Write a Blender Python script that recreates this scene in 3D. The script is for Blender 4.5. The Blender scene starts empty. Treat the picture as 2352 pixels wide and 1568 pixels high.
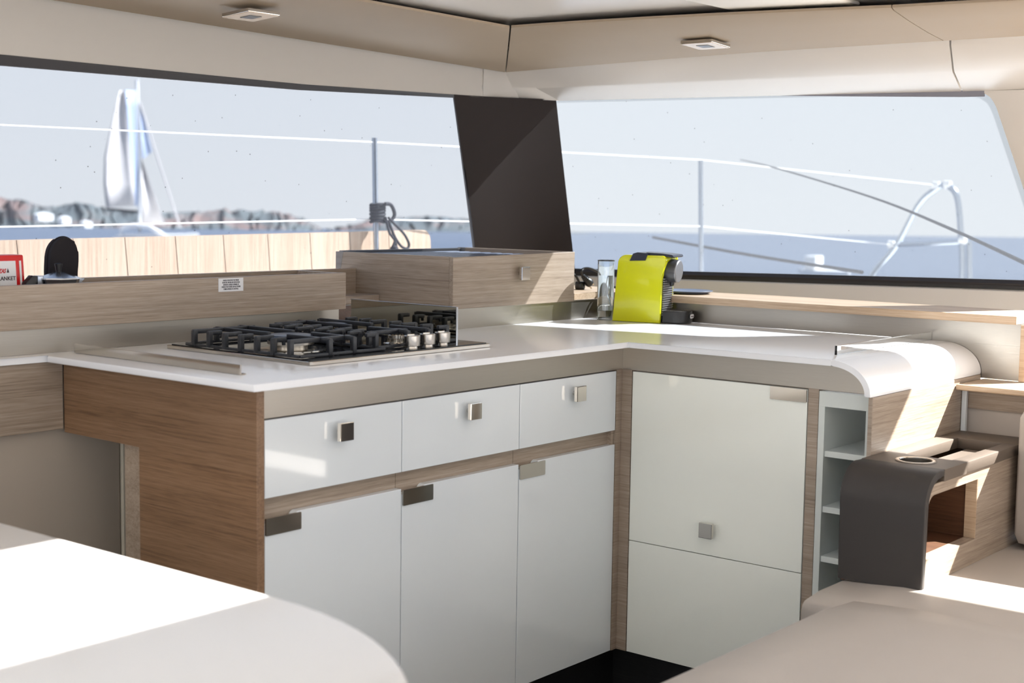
import bpy, bmesh, math, random
from mathutils import Vector, Matrix, noise
random.seed(7)
C = bpy.context.scene.collection
PI = math.pi
D = bpy.data

# ------------------------------------------------------------ materials
MATS = {}
def nodes_of(name):
    m = D.materials.new(name); m.use_nodes = True
    nt = m.node_tree
    return m, nt, nt.nodes['Principled BSDF']
def setp(b, **k):
    for a, v in k.items():
        a = a.replace('_', ' ')
        b.inputs[a].default_value = v
def lin(r, g, b):
    f = lambda c: ((c/255+0.055)/1.055)**2.4 if c > 10 else c/255/12.92
    return (f(r), f(g), f(b), 1)
def plain(name, col, rough=.5, metal=0, coat=0, var=.04, scale=12, bump=0, bscale=300, spec=None):
    m, nt, b = nodes_of(name)
    setp(b, Roughness=rough, Metallic=metal)
    if coat: b.inputs['Coat Weight'].default_value = coat; b.inputs['Coat Roughness'].default_value = .03
    if spec is not None: b.inputs['Specular IOR Level'].default_value = spec
    g = nt.nodes.new('ShaderNodeNewGeometry')
    n = nt.nodes.new('ShaderNodeTexNoise'); n.inputs['Scale'].default_value = scale; n.inputs['Detail'].default_value = 3
    nt.links.new(g.outputs['Position'], n.inputs['Vector'])
    r = nt.nodes.new('ShaderNodeMix'); r.data_type = 'RGBA'
    r.inputs[6].default_value = tuple(c*(1-var) for c in col[:3])+(1,)
    r.inputs[7].default_value = tuple(min(1, c*(1+var)) for c in col[:3])+(1,)
    nt.links.new(n.outputs['Fac'], r.inputs[0]); nt.links.new(r.outputs[2], b.inputs['Base Color'])
    if bump:
        n2 = nt.nodes.new('ShaderNodeTexNoise'); n2.inputs['Scale'].default_value = bscale; n2.inputs['Detail'].default_value = 4
        nt.links.new(g.outputs['Position'], n2.inputs['Vector'])
        bp = nt.nodes.new('ShaderNodeBump'); bp.inputs['Strength'].default_value = bump; bp.inputs['Distance'].default_value = .001
        nt.links.new(n2.outputs['Fac'], bp.inputs['Height']); nt.links.new(bp.outputs['Normal'], b.inputs['Normal'])
    MATS[name] = m
    return m
def wood(name, axis, dark, mid, light, rough=.42, k=1.0):
    """straight-grained veneer; grain runs along the given axis"""
    m, nt, b = nodes_of(name)
    L = nt.links
    g = nt.nodes.new('ShaderNodeNewGeometry')
    def mapped(lo, hi):
        mp = nt.nodes.new('ShaderNodeMapping')
        s = [hi*k]*3; s['xyz'.index(axis)] = lo*k
        if axis != 'z': s[2] = hi*k*1.6
        mp.inputs['Scale'].default_value = s
        L.new(g.outputs['Position'], mp.inputs['Vector']); return mp
    n1 = nt.nodes.new('ShaderNodeTexNoise'); n1.inputs['Scale'].default_value = 1; n1.inputs['Detail'].default_value = 8; n1.inputs['Roughness'].default_value = .62; n1.inputs['Distortion'].default_value = .5
    L.new(mapped(3.0, 130).outputs[0], n1.inputs['Vector'])
    n2 = nt.nodes.new('ShaderNodeTexNoise'); n2.inputs['Scale'].default_value = 1; n2.inputs['Detail'].default_value = 5; n2.inputs['Roughness'].default_value = .55
    L.new(mapped(18, 480).outputs[0], n2.inputs['Vector'])
    n3 = nt.nodes.new('ShaderNodeTexNoise'); n3.inputs['Scale'].default_value = 1; n3.inputs['Detail'].default_value = 2
    L.new(mapped(1.0, 14).outputs[0], n3.inputs['Vector'])
    a = nt.nodes.new('ShaderNodeMath'); a.operation = 'MULTIPLY_ADD'; a.inputs[1].default_value = .42
    L.new(n1.outputs['Fac'], a.inputs[0])
    c = nt.nodes.new('ShaderNodeMath'); c.operation = 'MULTIPLY'; c.inputs[1].default_value = .38
    L.new(n2.outputs['Fac'], c.inputs[0]); L.new(c.outputs[0], a.inputs[2])
    e = nt.nodes.new('ShaderNodeMath'); e.operation = 'MULTIPLY_ADD'; e.inputs[1].default_value = .2
    L.new(n3.outputs['Fac'], e.inputs[0]); L.new(a.outputs[0], e.inputs[2])
    r = nt.nodes.new('ShaderNodeValToRGB')
    r.color_ramp.elements[0].position = .34; r.color_ramp.elements[0].color = dark
    r.color_ramp.elements[1].position = .66; r.color_ramp.elements[1].color = light
    el = r.color_ramp.elements.new(.49); el.color = mid
    L.new(e.outputs[0], r.inputs[0]); L.new(r.outputs[0], b.inputs['Base Color'])
    setp(b, Roughness=rough)
    bp = nt.nodes.new('ShaderNodeBump'); bp.inputs['Strength'].default_value = .25; bp.inputs['Distance'].default_value = .0006
    L.new(n2.outputs['Fac'], bp.inputs['Height']); L.new(bp.outputs['Normal'], b.inputs['Normal'])
    MATS[name] = m
    return m
def steel(name, axis, col, rough=.34):
    m, nt, b = nodes_of(name); L = nt.links
    g = nt.nodes.new('ShaderNodeNewGeometry'); mp = nt.nodes.new('ShaderNodeMapping')
    s = [900.]*3; s['xyz'.index(axis)] = 12.
    mp.inputs['Scale'].default_value = s; L.new(g.outputs['Position'], mp.inputs['Vector'])
    n = nt.nodes.new('ShaderNodeTexNoise'); n.inputs['Scale'].default_value = 1; n.inputs['Detail'].default_value = 3
    L.new(mp.outputs[0], n.inputs['Vector'])
    mr = nt.nodes.new('ShaderNodeMapRange'); mr.inputs[3].default_value = rough-.06; mr.inputs[4].default_value = rough+.1
    L.new(n.outputs['Fac'], mr.inputs[0]); L.new(mr.outputs[0], b.inputs['Roughness'])
    r = nt.nodes.new('ShaderNodeMix'); r.data_type = 'RGBA'
    r.inputs[6].default_value = tuple(c*.86 for c in col[:3])+(1,); r.inputs[7].default_value = col
    L.new(n.outputs['Fac'], r.inputs[0]); L.new(r.outputs[2], b.inputs['Base Color'])
    bp = nt.nodes.new('ShaderNodeBump'); bp.inputs['Strength'].default_value = .12; bp.inputs['Distance'].default_value = .0003
    L.new(n.outputs['Fac'], bp.inputs['Height']); L.new(bp.outputs['Normal'], b.inputs['Normal'])
    setp(b, Metallic=1.0)
    MATS[name] = m
    return m
W1, W2, W3 = lin(118, 102, 88), lin(154, 138, 122), lin(178, 163, 148)
wood('oak_x', 'x', W1, W2, W3); wood('oak_y', 'y', W1, W2, W3)
wood('oak_edge', 'y', lin(152, 128, 102), lin(184, 160, 134), lin(204, 184, 160))
wood('oak_shaded_y', 'y', lin(88, 62, 42), lin(128, 98, 72), lin(150, 120, 94))  # same oak as the other boards, end panel's shade put into the colour
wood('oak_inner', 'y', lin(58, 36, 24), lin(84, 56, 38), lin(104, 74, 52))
wood('black_wood', 'y', lin(9, 8, 9), lin(16, 14, 15), lin(34, 31, 31), rough=.5)
wood('teak_plank', 'z', lin(150, 122, 96), lin(172, 148, 124), lin(186, 166, 144), rough=.7, k=.35)
steel('steel_x', 'x', lin(176, 170, 161)); steel('steel_y', 'y', lin(176, 170, 161))
plain('counter_white', lin(231, 232, 235), rough=.2, var=.008)
plain('gloss_white', lin(221, 226, 229), rough=.07, var=.008, coat=.5)
plain('door_grey', lin(236, 238, 230), rough=.12, var=.008, coat=.3)
plain('panel_white', lin(196, 191, 184), rough=.32, var=.012)
plain('ceiling_white', lin(232, 227, 220), rough=.22, var=.01)
plain('vinyl_taupe', lin(148, 131, 110), rough=.6, var=.02, bump=.1)
plain('taupe_panel', lin(172, 161, 148), rough=.5, var=.02)
plain('light_strip', lin(196, 188, 172), rough=.5)
plain('pillar_brown', lin(41, 34, 31), rough=.8, spec=.2, var=.06, bump=.2, bscale=900)
plain('rubber_black', lin(22, 20, 20), rough=.5)
plain('frame_brown', lin(26, 20, 21), rough=.5)
plain('chrome', lin(206, 202, 196), rough=.07, metal=1, var=.01)
plain('polished', lin(196, 190, 182), rough=.12, metal=1, var=.03, scale=30)
plain('mirror_steel', lin(176, 174, 164), rough=.04, metal=1, var=.02)
plain('aluminium', lin(188, 192, 198), rough=.2, metal=1)
plain('cast_iron', lin(34, 36, 41), rough=.38, var=.25, scale=90, bump=.5, bscale=500)
plain('hob_glass', lin(8, 10, 18), rough=.06, spec=.35)
plain('burner_cap', lin(40, 48, 64), rough=.3)
plain('satin_knob', lin(190, 184, 176), rough=.24, metal=1, var=.02)
plain('brass_steel', lin(192, 184, 172), rough=.28, metal=1)
plain('black_plastic', lin(20, 20, 22), rough=.35)
plain('dark_grey_plastic', lin(58, 58, 60), rough=.32)
plain('navy_plastic', lin(24, 26, 40), rough=.25)
plain('lime', lin(204, 206, 2), rough=.22, coat=.35, var=.01)
plain('silver_disc', lin(136, 136, 138), rough=.35, metal=.6)
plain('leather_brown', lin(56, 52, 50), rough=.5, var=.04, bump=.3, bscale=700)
plain('leather_top_lit', lin(92, 81, 71), rough=.5, var=.04, bump=.3, bscale=700)  # same leather as the front, lightened for the light falling on top
plain('beige_leather', lin(182, 173, 164), rough=.5, var=.025, bump=.22, bscale=500)
plain('table_white', lin(228, 227, 225), rough=.2, var=.008, coat=.2)
plain('red_box', lin(206, 14, 16), rough=.35)
plain('paper_white', lin(226, 226, 228), rough=.5)
plain('ink_grey', lin(78, 76, 82), rough=.6)
plain('ink_red', lin(196, 24, 28), rough=.6)
plain('ink_dark', lin(60, 34, 40), rough=.6)
plain('mitt_black', lin(24, 20, 24), rough=.9, bump=.6, bscale=400)
plain('plate_blue', lin(96, 104, 122), rough=.3)
plain('boat_white', lin(240, 238, 235), rough=.5)
plain('sail_white', lin(200, 194, 190), rough=.8)
plain('sail_grey', lin(170, 182, 205), rough=.8)
plain('wire_white', lin(236, 232, 226), rough=.5)
plain('stainless', lin(190, 196, 202), rough=.2, metal=.9)
plain('rope_dark', lin(28, 29, 36), rough=.8, bump=.5)
plain('light_gold', lin(214, 196, 176), rough=.25, metal=.4)
plain('hill', lin(96, 102, 104), rough=1, var=.5, scale=.012)
plain('band_grey', lin(120, 120, 130), rough=.6)
plain('bounce_cream', lin(226, 216, 200), rough=.7)
plain('niche_grey', lin(206, 211, 207), rough=.35, var=.01)
plain('shade_white', lin(220, 214, 204), rough=.5)
plain('brass_pin', lin(220, 200, 170), rough=.2, metal=1)
plain('dark_slot', lin(16, 14, 16), rough=.5)
MATS['leather_brown'].node_tree.nodes['Principled BSDF'].inputs['Specular IOR Level'].default_value = .35

def glass(name, col, rough=0.0, ior=1.45):
    m, nt, b = nodes_of(name)
    setp(b, Roughness=rough); b.inputs['Base Color'].default_value = col
    b.inputs['Transmission Weight'].default_value = 1; b.inputs['IOR'].default_value = ior
    MATS[name] = m
glass('clear_plastic', (.93, .96, .97, 1))
def pane_material(name, haze, tint, specks=True):
    """window pane with a fine sun-screen mesh on it: lets most light through, scatters some"""
    m = D.materials.new(name); m.use_nodes = True; nt = m.node_tree; nt.nodes.clear(); L = nt.links
    out = nt.nodes.new('ShaderNodeOutputMaterial')
    tr = nt.nodes.new('ShaderNodeBsdfTransparent'); tr.inputs[0].default_value = tint
    tl = nt.nodes.new('ShaderNodeBsdfTranslucent'); tl.inputs[0].default_value = (.8, .82, .86, 1)
    df = nt.nodes.new('ShaderNodeBsdfDiffuse'); df.inputs[0].default_value = (.06, .06, .065, 1)
    g = nt.nodes.new('ShaderNodeNewGeometry')
    # fabric mesh variation
    n = nt.nodes.new('ShaderNodeTexNoise'); n.inputs['Scale'].default_value = 420; n.inputs['Detail'].default_value = 1
    L.new(g.outputs['Position'], n.inputs['Vector'])
    mr = nt.nodes.new('ShaderNodeMapRange'); mr.inputs[1].default_value = .3; mr.inputs[2].default_value = .7
    mr.inputs[3].default_value = haze*.75; mr.inputs[4].default_value = haze*1.25
    L.new(n.outputs['Fac'], mr.inputs[0])
    mx = nt.nodes.new('ShaderNodeMixShader'); L.new(mr.outputs[0], mx.inputs[0]); L.new(tr.outputs[0], mx.inputs[1]); L.new(tl.outputs[0], mx.inputs[2])
    last = mx
    if specks:
        v = nt.nodes.new('ShaderNodeTexVoronoi'); v.inputs['Scale'].default_value = 26; v.inputs['Randomness'].default_value = 1
        L.new(g.outputs['Position'], v.inputs['Vector'])
        lt = nt.nodes.new('ShaderNodeMath'); lt.operation = 'LESS_THAN'; lt.inputs[1].default_value = .045
        L.new(v.outputs['Distance'], lt.inputs[0])
        sc = nt.nodes.new('ShaderNodeMath'); sc.operation = 'MULTIPLY'; sc.inputs[1].default_value = .5
        L.new(lt.outputs[0], sc.inputs[0])
        m2 = nt.nodes.new('ShaderNodeMixShader'); L.new(sc.outputs[0], m2.inputs[0]); L.new(mx.outputs[0], m2.inputs[1]); L.new(df.outputs[0], m2.inputs[2])
        last = m2
    L.new(last.outputs[0], out.inputs[0])
    MATS[name] = m
pane_material('screen_side', .035, (.57, .595, .63, 1))
pane_material('screen_front', .028, (.515, .54, .565, 1))
pane_material('clear_pane', .02, (.97, .98, .98, 1), False)

# sea
m, nt, b = nodes_of('sea_water')
g = nt.nodes.new('ShaderNodeNewGeometry'); n = nt.nodes.new('ShaderNodeTexNoise'); n.inputs['Scale'].default_value = .6; n.inputs['Detail'].default_value = 8
nt.links.new(g.outputs['Position'], n.inputs['Vector'])
bp = nt.nodes.new('ShaderNodeBump'); bp.inputs['Strength'].default_value = .9; bp.inputs['Distance'].default_value = .5
nt.links.new(n.outputs['Fac'], bp.inputs['Height']); nt.links.new(bp.outputs['Normal'], b.inputs['Normal'])
setp(b, Roughness=.35); b.inputs['Base Color'].default_value = lin(60, 76, 98)
MATS['sea_water'] = m
# hills: scrub, red rock, pale houses
m, nt, b = nodes_of('coast')
g = nt.nodes.new('ShaderNodeNewGeometry'); n = nt.nodes.new('ShaderNodeTexNoise'); n.inputs['Scale'].default_value = .02; n.inputs['Detail'].default_value = 6
nt.links.new(g.outputs['Position'], n.inputs['Vector'])
r = nt.nodes.new('ShaderNodeValToRGB'); cr = r.color_ramp
cr.elements[0].position = .3; cr.elements[0].color = lin(70, 80, 84)
cr.elements[1].position = .72; cr.elements[1].color = lin(126, 110, 104)
e1 = cr.elements.new(.5); e1.color = lin(84, 90, 90); e2 = cr.elements.new(.64); e2.color = lin(112, 90, 84)
nt.links.new(n.outputs['Fac'], r.inputs[0]); nt.links.new(r.outputs[0], b.inputs['Base Color']); setp(b, Roughness=1.)
MATS['coast'] = m

# ------------------------------------------------------------ object helpers
OFF = {}
def link(name, bm, mat, parent=None, smooth=False, ang=35):
    off = OFF.get(parent.name, Vector()) if parent else Vector()
    bmesh.ops.recalc_face_normals(bm, faces=bm.faces)
    if off.length: bmesh.ops.translate(bm, verts=bm.verts, vec=-off)
    me = D.meshes.new(name); bm.to_mesh(me); bm.free()
    me.materials.append(MATS[mat])
    if smooth:
        for p in me.polygons: p.use_smooth = True
        if ang < 180:
            try: me.set_sharp_from_angle(angle=math.radians(ang))
            except Exception: pass
    o = D.objects.new(name, me); C.objects.link(o)
    if parent: o.parent = parent; OFF[o.name] = off
    return o
def tag(o, label=None, cat=None, group=None, kind=None):
    if label: o['label'] = label
    if cat: o['category'] = cat
    if group: o['group'] = group
    if kind: o['kind'] = kind
    return o
def thing(name, label, cat, loc=(0, 0, 0), group=None):
    o = D.objects.new(name, None); o.empty_display_size = .05; C.objects.link(o); o.location = loc
    OFF[o.name] = Vector(loc)
    return tag(o, label, cat, group)
def struct(name, bm, mat, smooth=False, label=None, cat=None):
    o = link(name, bm, mat, None, smooth); o['kind'] = 'structure'
    if label: o['label'] = label
    if cat: o['category'] = cat
    return o
def new(): return bmesh.new()
def box(bm, x0, x1, y0, y1, z0, z1, bev=.0, seg=2):
    r = bmesh.ops.create_cube(bm, size=1)
    vs = r['verts']
    for v in vs:
        v.co = Vector((x0+(v.co.x+.5)*(x1-x0), y0+(v.co.y+.5)*(y1-y0), z0+(v.co.z+.5)*(z1-z0)))
    if bev > 0:
        es = list({e for v in vs for e in v.link_edges})
        bmesh.ops.bevel(bm, geom=es, offset=bev, segments=seg, affect='EDGES', profile=.5)
    return bm
def B(*a, **k): return box(new(), *a, **k)
def prism(bm, pts, axis, a, b, bev=0, seg=3):
    """extrude a 2-D outline along an axis from a to b"""
    def P(p, t):
        if axis == 'x': return (t, p[0], p[1])
        if axis == 'y': return (p[0], t, p[1])
        return (p[0], p[1], t)
    v0 = [bm.verts.new(P(p, a)) for p in pts]; v1 = [bm.verts.new(P(p, b)) for p in pts]
    n = len(pts)
    f = [bm.faces.new(v0), bm.faces.new(v1[::-1])]
    for i in range(n): bm.faces.new((v0[i], v0[(i+1) % n], v1[(i+1) % n], v1[i]))
    if bev:
        es = [e for e in set(f[0].edges) | set(f[1].edges)]
        bmesh.ops.bevel(bm, geom=es, offset=bev, segments=seg, affect='EDGES', profile=.5)
    return bm
def frame_of(d):
    d = Vector(d).normalized()
    u = d.orthogonal().normalized(); return d, u, d.cross(u)
def cyl(bm, c, r, h, axis=(0, 0, 1), seg=32, r2=None, bev=0):
    d, u, w = frame_of(axis); r2 = r if r2 is None else r2; c = Vector(c)
    prof = [(0, 0), (r, 0), (r2, h), (0, h)]
    if bev: prof = [(0, 0), (r-bev, 0), (r, bev), (r2, h-bev), (r2-bev, h), (0, h)]
    return lathe(bm, prof, c, axis, seg)
def lathe(bm, prof, c, axis=(0, 0, 1), seg=32):
    d, u, w = frame_of(axis); c = Vector(c)
    rings = []
    for (r, h) in prof:
        if r < 1e-6: rings.append([bm.verts.new(c+d*h)])
        else: rings.append([bm.verts.new(c+d*h+(u*math.cos(t)+w*math.sin(t))*r) for t in [2*PI*i/seg for i in range(seg)]])
    for a, b in zip(rings, rings[1:]):
        if len(a) == 1 and len(b) == 1: continue
        for i in range(seg):
            j = (i+1) % seg
            if len(a) == 1: bm.faces.new((a[0], b[i], b[j]))
            elif len(b) == 1: bm.faces.new((a[i], a[j], b[0]))
            else: bm.faces.new((a[i], a[j], b[j], b[i]))
    return bm
def smooth_path(pts, n=6):
    pts = [Vector(p) for p in pts]
    if len(pts) < 3: return pts
    out = []
    P = [pts[0]*2-pts[1]]+pts+[pts[-1]*2-pts[-2]]
    for i in range(1, len(P)-2):
        for k in range(n):
            t = k/n; a, b, c, d = P[i-1:i+3]
            out.append(.5*((2*b)+(c-a)*t+(2*a-5*b+4*c-d)*t*t+(3*b-a-3*c+d)*t**3))
    out.append(pts[-1]); return out
def tube(bm, pts, r, seg=10, smooth=True):
    pts = smooth_path(pts) if smooth else [Vector(p) for p in pts]
    rings = []; up = None
    for i, p in enumerate(pts):
        t = (pts[min(i+1, len(pts)-1)]-pts[max(i-1, 0)]).normalized()
        if up is None: up = t.orthogonal().normalized()
        up = (up-t*up.dot(t)).normalized(); w = t.cross(up)
        rr = r(i/(len(pts)-1)) if callable(r) else r
        rings.append([bm.verts.new(p+(up*math.cos(a)+w*math.sin(a))*rr) for a in [2*PI*k/seg for k in range(seg)]])
    for a, b in zip(rings, rings[1:]):
        for k in range(seg): bm.faces.new((a[k], a[(k+1) % seg], b[(k+1) % seg], b[k]))
    bm.faces.new(rings[0][::-1]); bm.faces.new(rings[-1])
    return bm
def bar(bm, a, b, w, h, bev=0):
    """rectangular bar between two points: w sideways, h vertical"""
    a, b = Vector(a), Vector(b); d = (b-a).normalized()
    up = Vector((0, 0, 1)) if abs(d.z) < .9 else Vector((0, 1, 0))
    s = d.cross(up).normalized(); u = s.cross(d).normalized()
    vs = []
    for p in (a, b):
        for (i, j) in ((-1, -1), (1, -1), (1, 1), (-1, 1)):
            vs.append(bm.verts.new(p+s*(i*w/2)+u*(j*h/2)))
    f = [(3, 2, 1, 0), (4, 5, 6, 7), (0, 1, 5, 4), (1, 2, 6, 5), (2, 3, 7, 6), (3, 0, 4, 7)]
    fs = [bm.faces.new([vs[i] for i in q]) for q in f]
    if bev: bmesh.ops.bevel(bm, geom=list({e for q in fs for e in q.edges}), offset=bev, segments=2, affect='EDGES', profile=.5)
    return bm
def loft(bm, ra, rb, close=False):
    """strip of quads between two vertex rows"""
    for i in range(len(ra)-1): bm.faces.new((ra[i], ra[i+1], rb[i+1], rb[i]))
def slab(bm, rows, th, direction):
    """thick sheet through rows of points (rows x columns), thickened along direction"""
    dv = Vector(direction).normalized()*th
    F = [[bm.verts.new(p) for p in r] for r in rows]; K = [[bm.verts.new(Vector(p)+dv) for p in r] for r in rows]
    for i in range(len(rows)-1): loft(bm, F[i], F[i+1]); loft(bm, K[i], K[i+1])
    loft(bm, F[0], K[0]); loft(bm, F[-1], K[-1])
    for i in range(len(rows)-1):
        bm.faces.new((F[i][0], F[i+1][0], K[i+1][0], K[i][0])); bm.faces.new((F[i][-1], F[i+1][-1], K[i+1][-1], K[i][-1]))
    return bm
def ring_prism(bm, outer, inner, axis, a, b):
    """extruded plate with one hole"""
    import mathutils
    def P(p, t):
        if axis == 'x': return (t, p[0], p[1])
        if axis == 'y': return (p[0], t, p[1])
        return (p[0], p[1], t)
    tris = mathutils.geometry.tessellate_polygon([[Vector((p[0], p[1], 0)) for p in outer], [Vector((p[0], p[1], 0)) for p in inner]])
    allp = list(outer)+list(inner)
    va = [bm.verts.new(P(p, a)) for p in allp]; vb = [bm.verts.new(P(p, b)) for p in allp]
    for t in tris:
        bm.faces.new([va[i] for i in t]); bm.faces.new([vb[i] for i in t][::-1])
    no = len(outer)
    for lo, hi in ((0, no), (no, len(allp))):
        n = hi-lo
        for i in range(n): bm.faces.new((va[lo+i], va[lo+(i+1) % n], vb[lo+(i+1) % n], vb[lo+i]))
    return bm
def rrect(x0, x1, y0, y1, r, seg=6, corners=(1, 1, 1, 1)):
    """rounded rectangle outline, corners: (x0y0, x1y0, x1y1, x0y1)"""
    out = []
    for (cx, cy, a0, on, px, py) in ((x0+r, y0+r, PI, corners[0], x0, y0), (x1-r, y0+r, 1.5*PI, corners[1], x1, y0), (x1-r, y1-r, 0, corners[2], x1, y1), (x0+r, y1-r, .5*PI, corners[3], x0, y1)):
        if on: out += [(cx+r*math.cos(a0+.5*PI*i/seg), cy+r*math.sin(a0+.5*PI*i/seg)) for i in range(seg+1)]
        else: out.append((px, py))
    return out
def cushion(x0, x1, y0, y1, z0, z1, bev, crown=.012, sag=0):
    bm = B(x0, x1, y0, y1, z0, z1)
    bmesh.ops.subdivide_edges(bm, edges=bm.edges, cuts=9, use_grid_fill=True)
    for v in bm.verts:
        c = v.co
        q = Vector((min(max(c.x, x0+bev), x1-bev), min(max(c.y, y0+bev), y1-bev), min(max(c.z, z0+bev), z1-bev)))
        d = c-q
        if d.length > 1e-6: c = q+d.normalized()*bev if (abs(d.x) > 1e-6)+(abs(d.y) > 1e-6)+(abs(d.z) > 1e-6) > 1 else c
        u = (2*(c.x-x0)/(x1-x0)-1); w = (2*(c.y-y0)/(y1-y0)-1)
        k = max(0, 1-u*u)*max(0, 1-w*w)
        if c.z > (z0+z1)/2: c = c+Vector((0, 0, crown*k**.6))
        v.co = c
    return bm
def text(name, s, size, loc, rot, mat, parent, align='CENTER', ext=.0002, shear=0, bold=0, xs=1):
    cu = D.curves.new(name, 'FONT'); cu.body = s; cu.size = size; cu.align_x = align; cu.extrude = ext; cu.shear = shear; cu.offset = bold
    cu.space_line = 1.0
    t = D.objects.new(name, cu); C.objects.link(t)
    dg = bpy.context.evaluated_depsgraph_get(); me = D.meshes.new_from_object(t.evaluated_get(dg))
    D.objects.remove(t)
    Mx = Matrix.Translation(Vector(loc)) @ rot.to_4x4() @ Matrix.Diagonal((xs, 1, 1, 1))
    me.transform(Matrix.Translation(-OFF[parent.name]) @ Mx)
    me.materials.append(MATS[mat])
    o = D.objects.new(name, me); C.objects.link(o); o.parent = parent; OFF[o.name] = OFF[parent.name]
    return o
ROT_FRONT = Matrix(((1, 0, 0), (0, 0, -1), (0, 1, 0)))    # text that faces -Y

ZC = .92      # worktop height
# ------------------------------------------------------------ the room
struct('floor', B(-3.7, 1.2, -4.2, 1.4, -.05, 0), 'black_wood')
struct('floor_bounce_aft', B(-9, -3.71, -6, 4, -.05, 0), 'bounce_cream')  # unseen deck behind the camera, added to bounce warm sunlight inside
struct('floor_bounce_outer', B(-3.7, 1.2, -7, -4.21, -.05, 0), 'bounce_cream')  # second unseen bounce surface, added on the -Y side
# plinths under the units
struct('baseboard_left', B(-1.16, .03, .028, .045, 0, .12), 'black_wood')
struct('baseboard_right', B(.028, .045, -.70, .03, 0, .12), 'black_wood')

def fx(y): return .184*(.8-y)               # bow of the front of the cabin: x grows towards the centre line
# side wall (towards +Y): strip above the window
xs = [-3.2, -2.4, -1.6, -.8, -.3, .05, .31]
bm = new()
rows = [[(x, .80, 1.74) for x in xs+[.36]],
        [(x, .775, 1.672-(x+1.2)*.015) for x in xs+[.36]],
        [(x, .762, 1.60) for x in xs+[.33]],
        [(x, .752, 1.553+.0155*min(1, max(0, (x+.4)/.6))) for x in xs+[.33]]]
slab(bm, rows, .03, (0, 1, 0)); struct('wall_left', bm, 'panel_white', True)
# corner facet between the two walls
bm = new()
slab(bm, [[(.355, .80, 1.74), (.40, .80, 1.74), (.445, .79, 1.74)],
          [(.350, .772, 1.65), (.40, .776, 1.65), (.455, .772, 1.65)],
          [(.325, .752, 1.5688), (.40, .762, 1.571), (.495, .750, 1.577)]], .03, (.3, .9, 0))
struct('wall_corner', bm, 'panel_white', True)
# front wall above the window: slanted inward
ys = [.79, .705, .55, .3, 0, -.3, -.5]
bm = new()
def frow(y, t):
    # profile t: (x offset from the window head, z)
    return (.62+fx(y)+t[0], y, t[1])
def fprof(y):
    h = .62+fx(y)
    return [(.44, 1.745), (.452, 1.668), (.465, 1.655), (.45+.36*(h-.45), 1.611), (.45+.40*(h-.45), 1.606), (h, 1.577)]
SH = [.13, .13, .125, .08, .075, 0]      # the panel joint slants
XC = [.44, .450, .453, .466, .468, .493]
slab(bm, [[(XC[k], (.79, .775, .772, .765, .763, .750)[k], fprof(.79)[k][1]-.001)]+[(fprof(y)[k][0], y-(SH[k] if y == -.5 else 0), fprof(y)[k][1]) for y in ys[1:]] for k in range(6)], .03, (1, 0, .6)); struct('wall_front', bm, 'panel_white', True)
# its continuation beyond the joint, with the window pier
ys2 = [-.505, -.60, -.72, -.88]
bm = new()
slab(bm, [[(fprof(y)[k][0], y-(SH[k] if y == -.505 else SH[k]*.5 if y == -.60 else 0), fprof(y)[k][1]) for y in ys2] for k in range(6)], .03, (1, 0, .6)); struct('wall_front_pier_head', bm, 'panel_white', True)
bm = new()
def lean(y, z):                              # front glazing leans back: x at the foot is larger
    return .62+fx(y)+(1.577-z)*.42
# pier between the two front windows (slanting edge towards window_2)
zz = [1.577, 1.5745, 1.569, 1.560, 1.548, 1.532, 1.4, 1.2, 1.10, 1.03, .98]
edge = [-.530, -.548, -.562, -.574, -.581, -.587, -.617, -.661, -.682, -.70, -.71]
rows = []
for z, e in zip(zz, edge): rows.append([(lean(e, z), e, z), (lean(-.75, z)-.035, e-.03, z), (lean(-.85, z)-.035, -.83, z), (lean(-.88, z), -.88, z)])
slab(bm, rows, .03, (1, 0, .3)); struct('wall_front_pier', bm, 'panel_white', True)
# sill wall under the front window
bm = new()
ys3 = [.84, .78, .5, .2, -.1, -.4, -.7, -.9, -1.3, -2.2]
leanS = lambda y, z: lean(max(y, -.9), z)
rows = [[(leanS(y, 1.03)-.01, y, 1.022+.016*min(1, max(0, (.8-y)/1.4))) for y in ys3], [(leanS(y, 1.02)-.03, y, 1.017+.012*min(1, max(0, (.8-y)/1.4))) for y in ys3], [(leanS(y, 1.0)-.045, y, .99) for y in ys3], [(leanS(y, 1.0)-.05, y, .93) for y in ys3]]
slab(bm, rows, .03, (1, 0, 0)); struct('wall_front_sill', bm, 'panel_white', True)
# side wall below the window
bm = new()
slab(bm, [[(-3.2, .845, 1.055), (.80, .845, 1.055)], [(-3.2, .86, .94), (.80, .86, .94)], [(-3.2, .86, .2), (.8, .86, .2)]], .03, (0, 1, 0)); struct('wall_left_sill', bm, 'panel_white')

# window in the side wall
def quad_slab(pts, th, d): return slab(new(), [pts[:2], [pts[3], pts[2]]], th, d)
w1 = thing('window_1', 'long side window looking out on the sailboat and the coast', 'window', (-1, .8, 1.05)); w1['kind'] = 'structure'
link('pane', quad_slab([(-3.2, .758, 1.562), (.215, .758, 1.562), (.45, .875, 1.06), (-3.2, .875, 1.06)], .002, (0, 1, 0)), 'screen_side', w1)
bm = new()
slab(bm, [[(-3.2, .7505, 1.5545), (-1.35, .7505, 1.5545), (-.4, .7505, 1.5545), (.20, .7505, 1.568)], [(-3.2, .753, 1.528), (-1.35, .753, 1.531), (-.4, .753, 1.540), (.20, .753, 1.5595)]], .012, (0, 1, 0))
link('window_frame', bm, 'frame_brown', w1)
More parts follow.
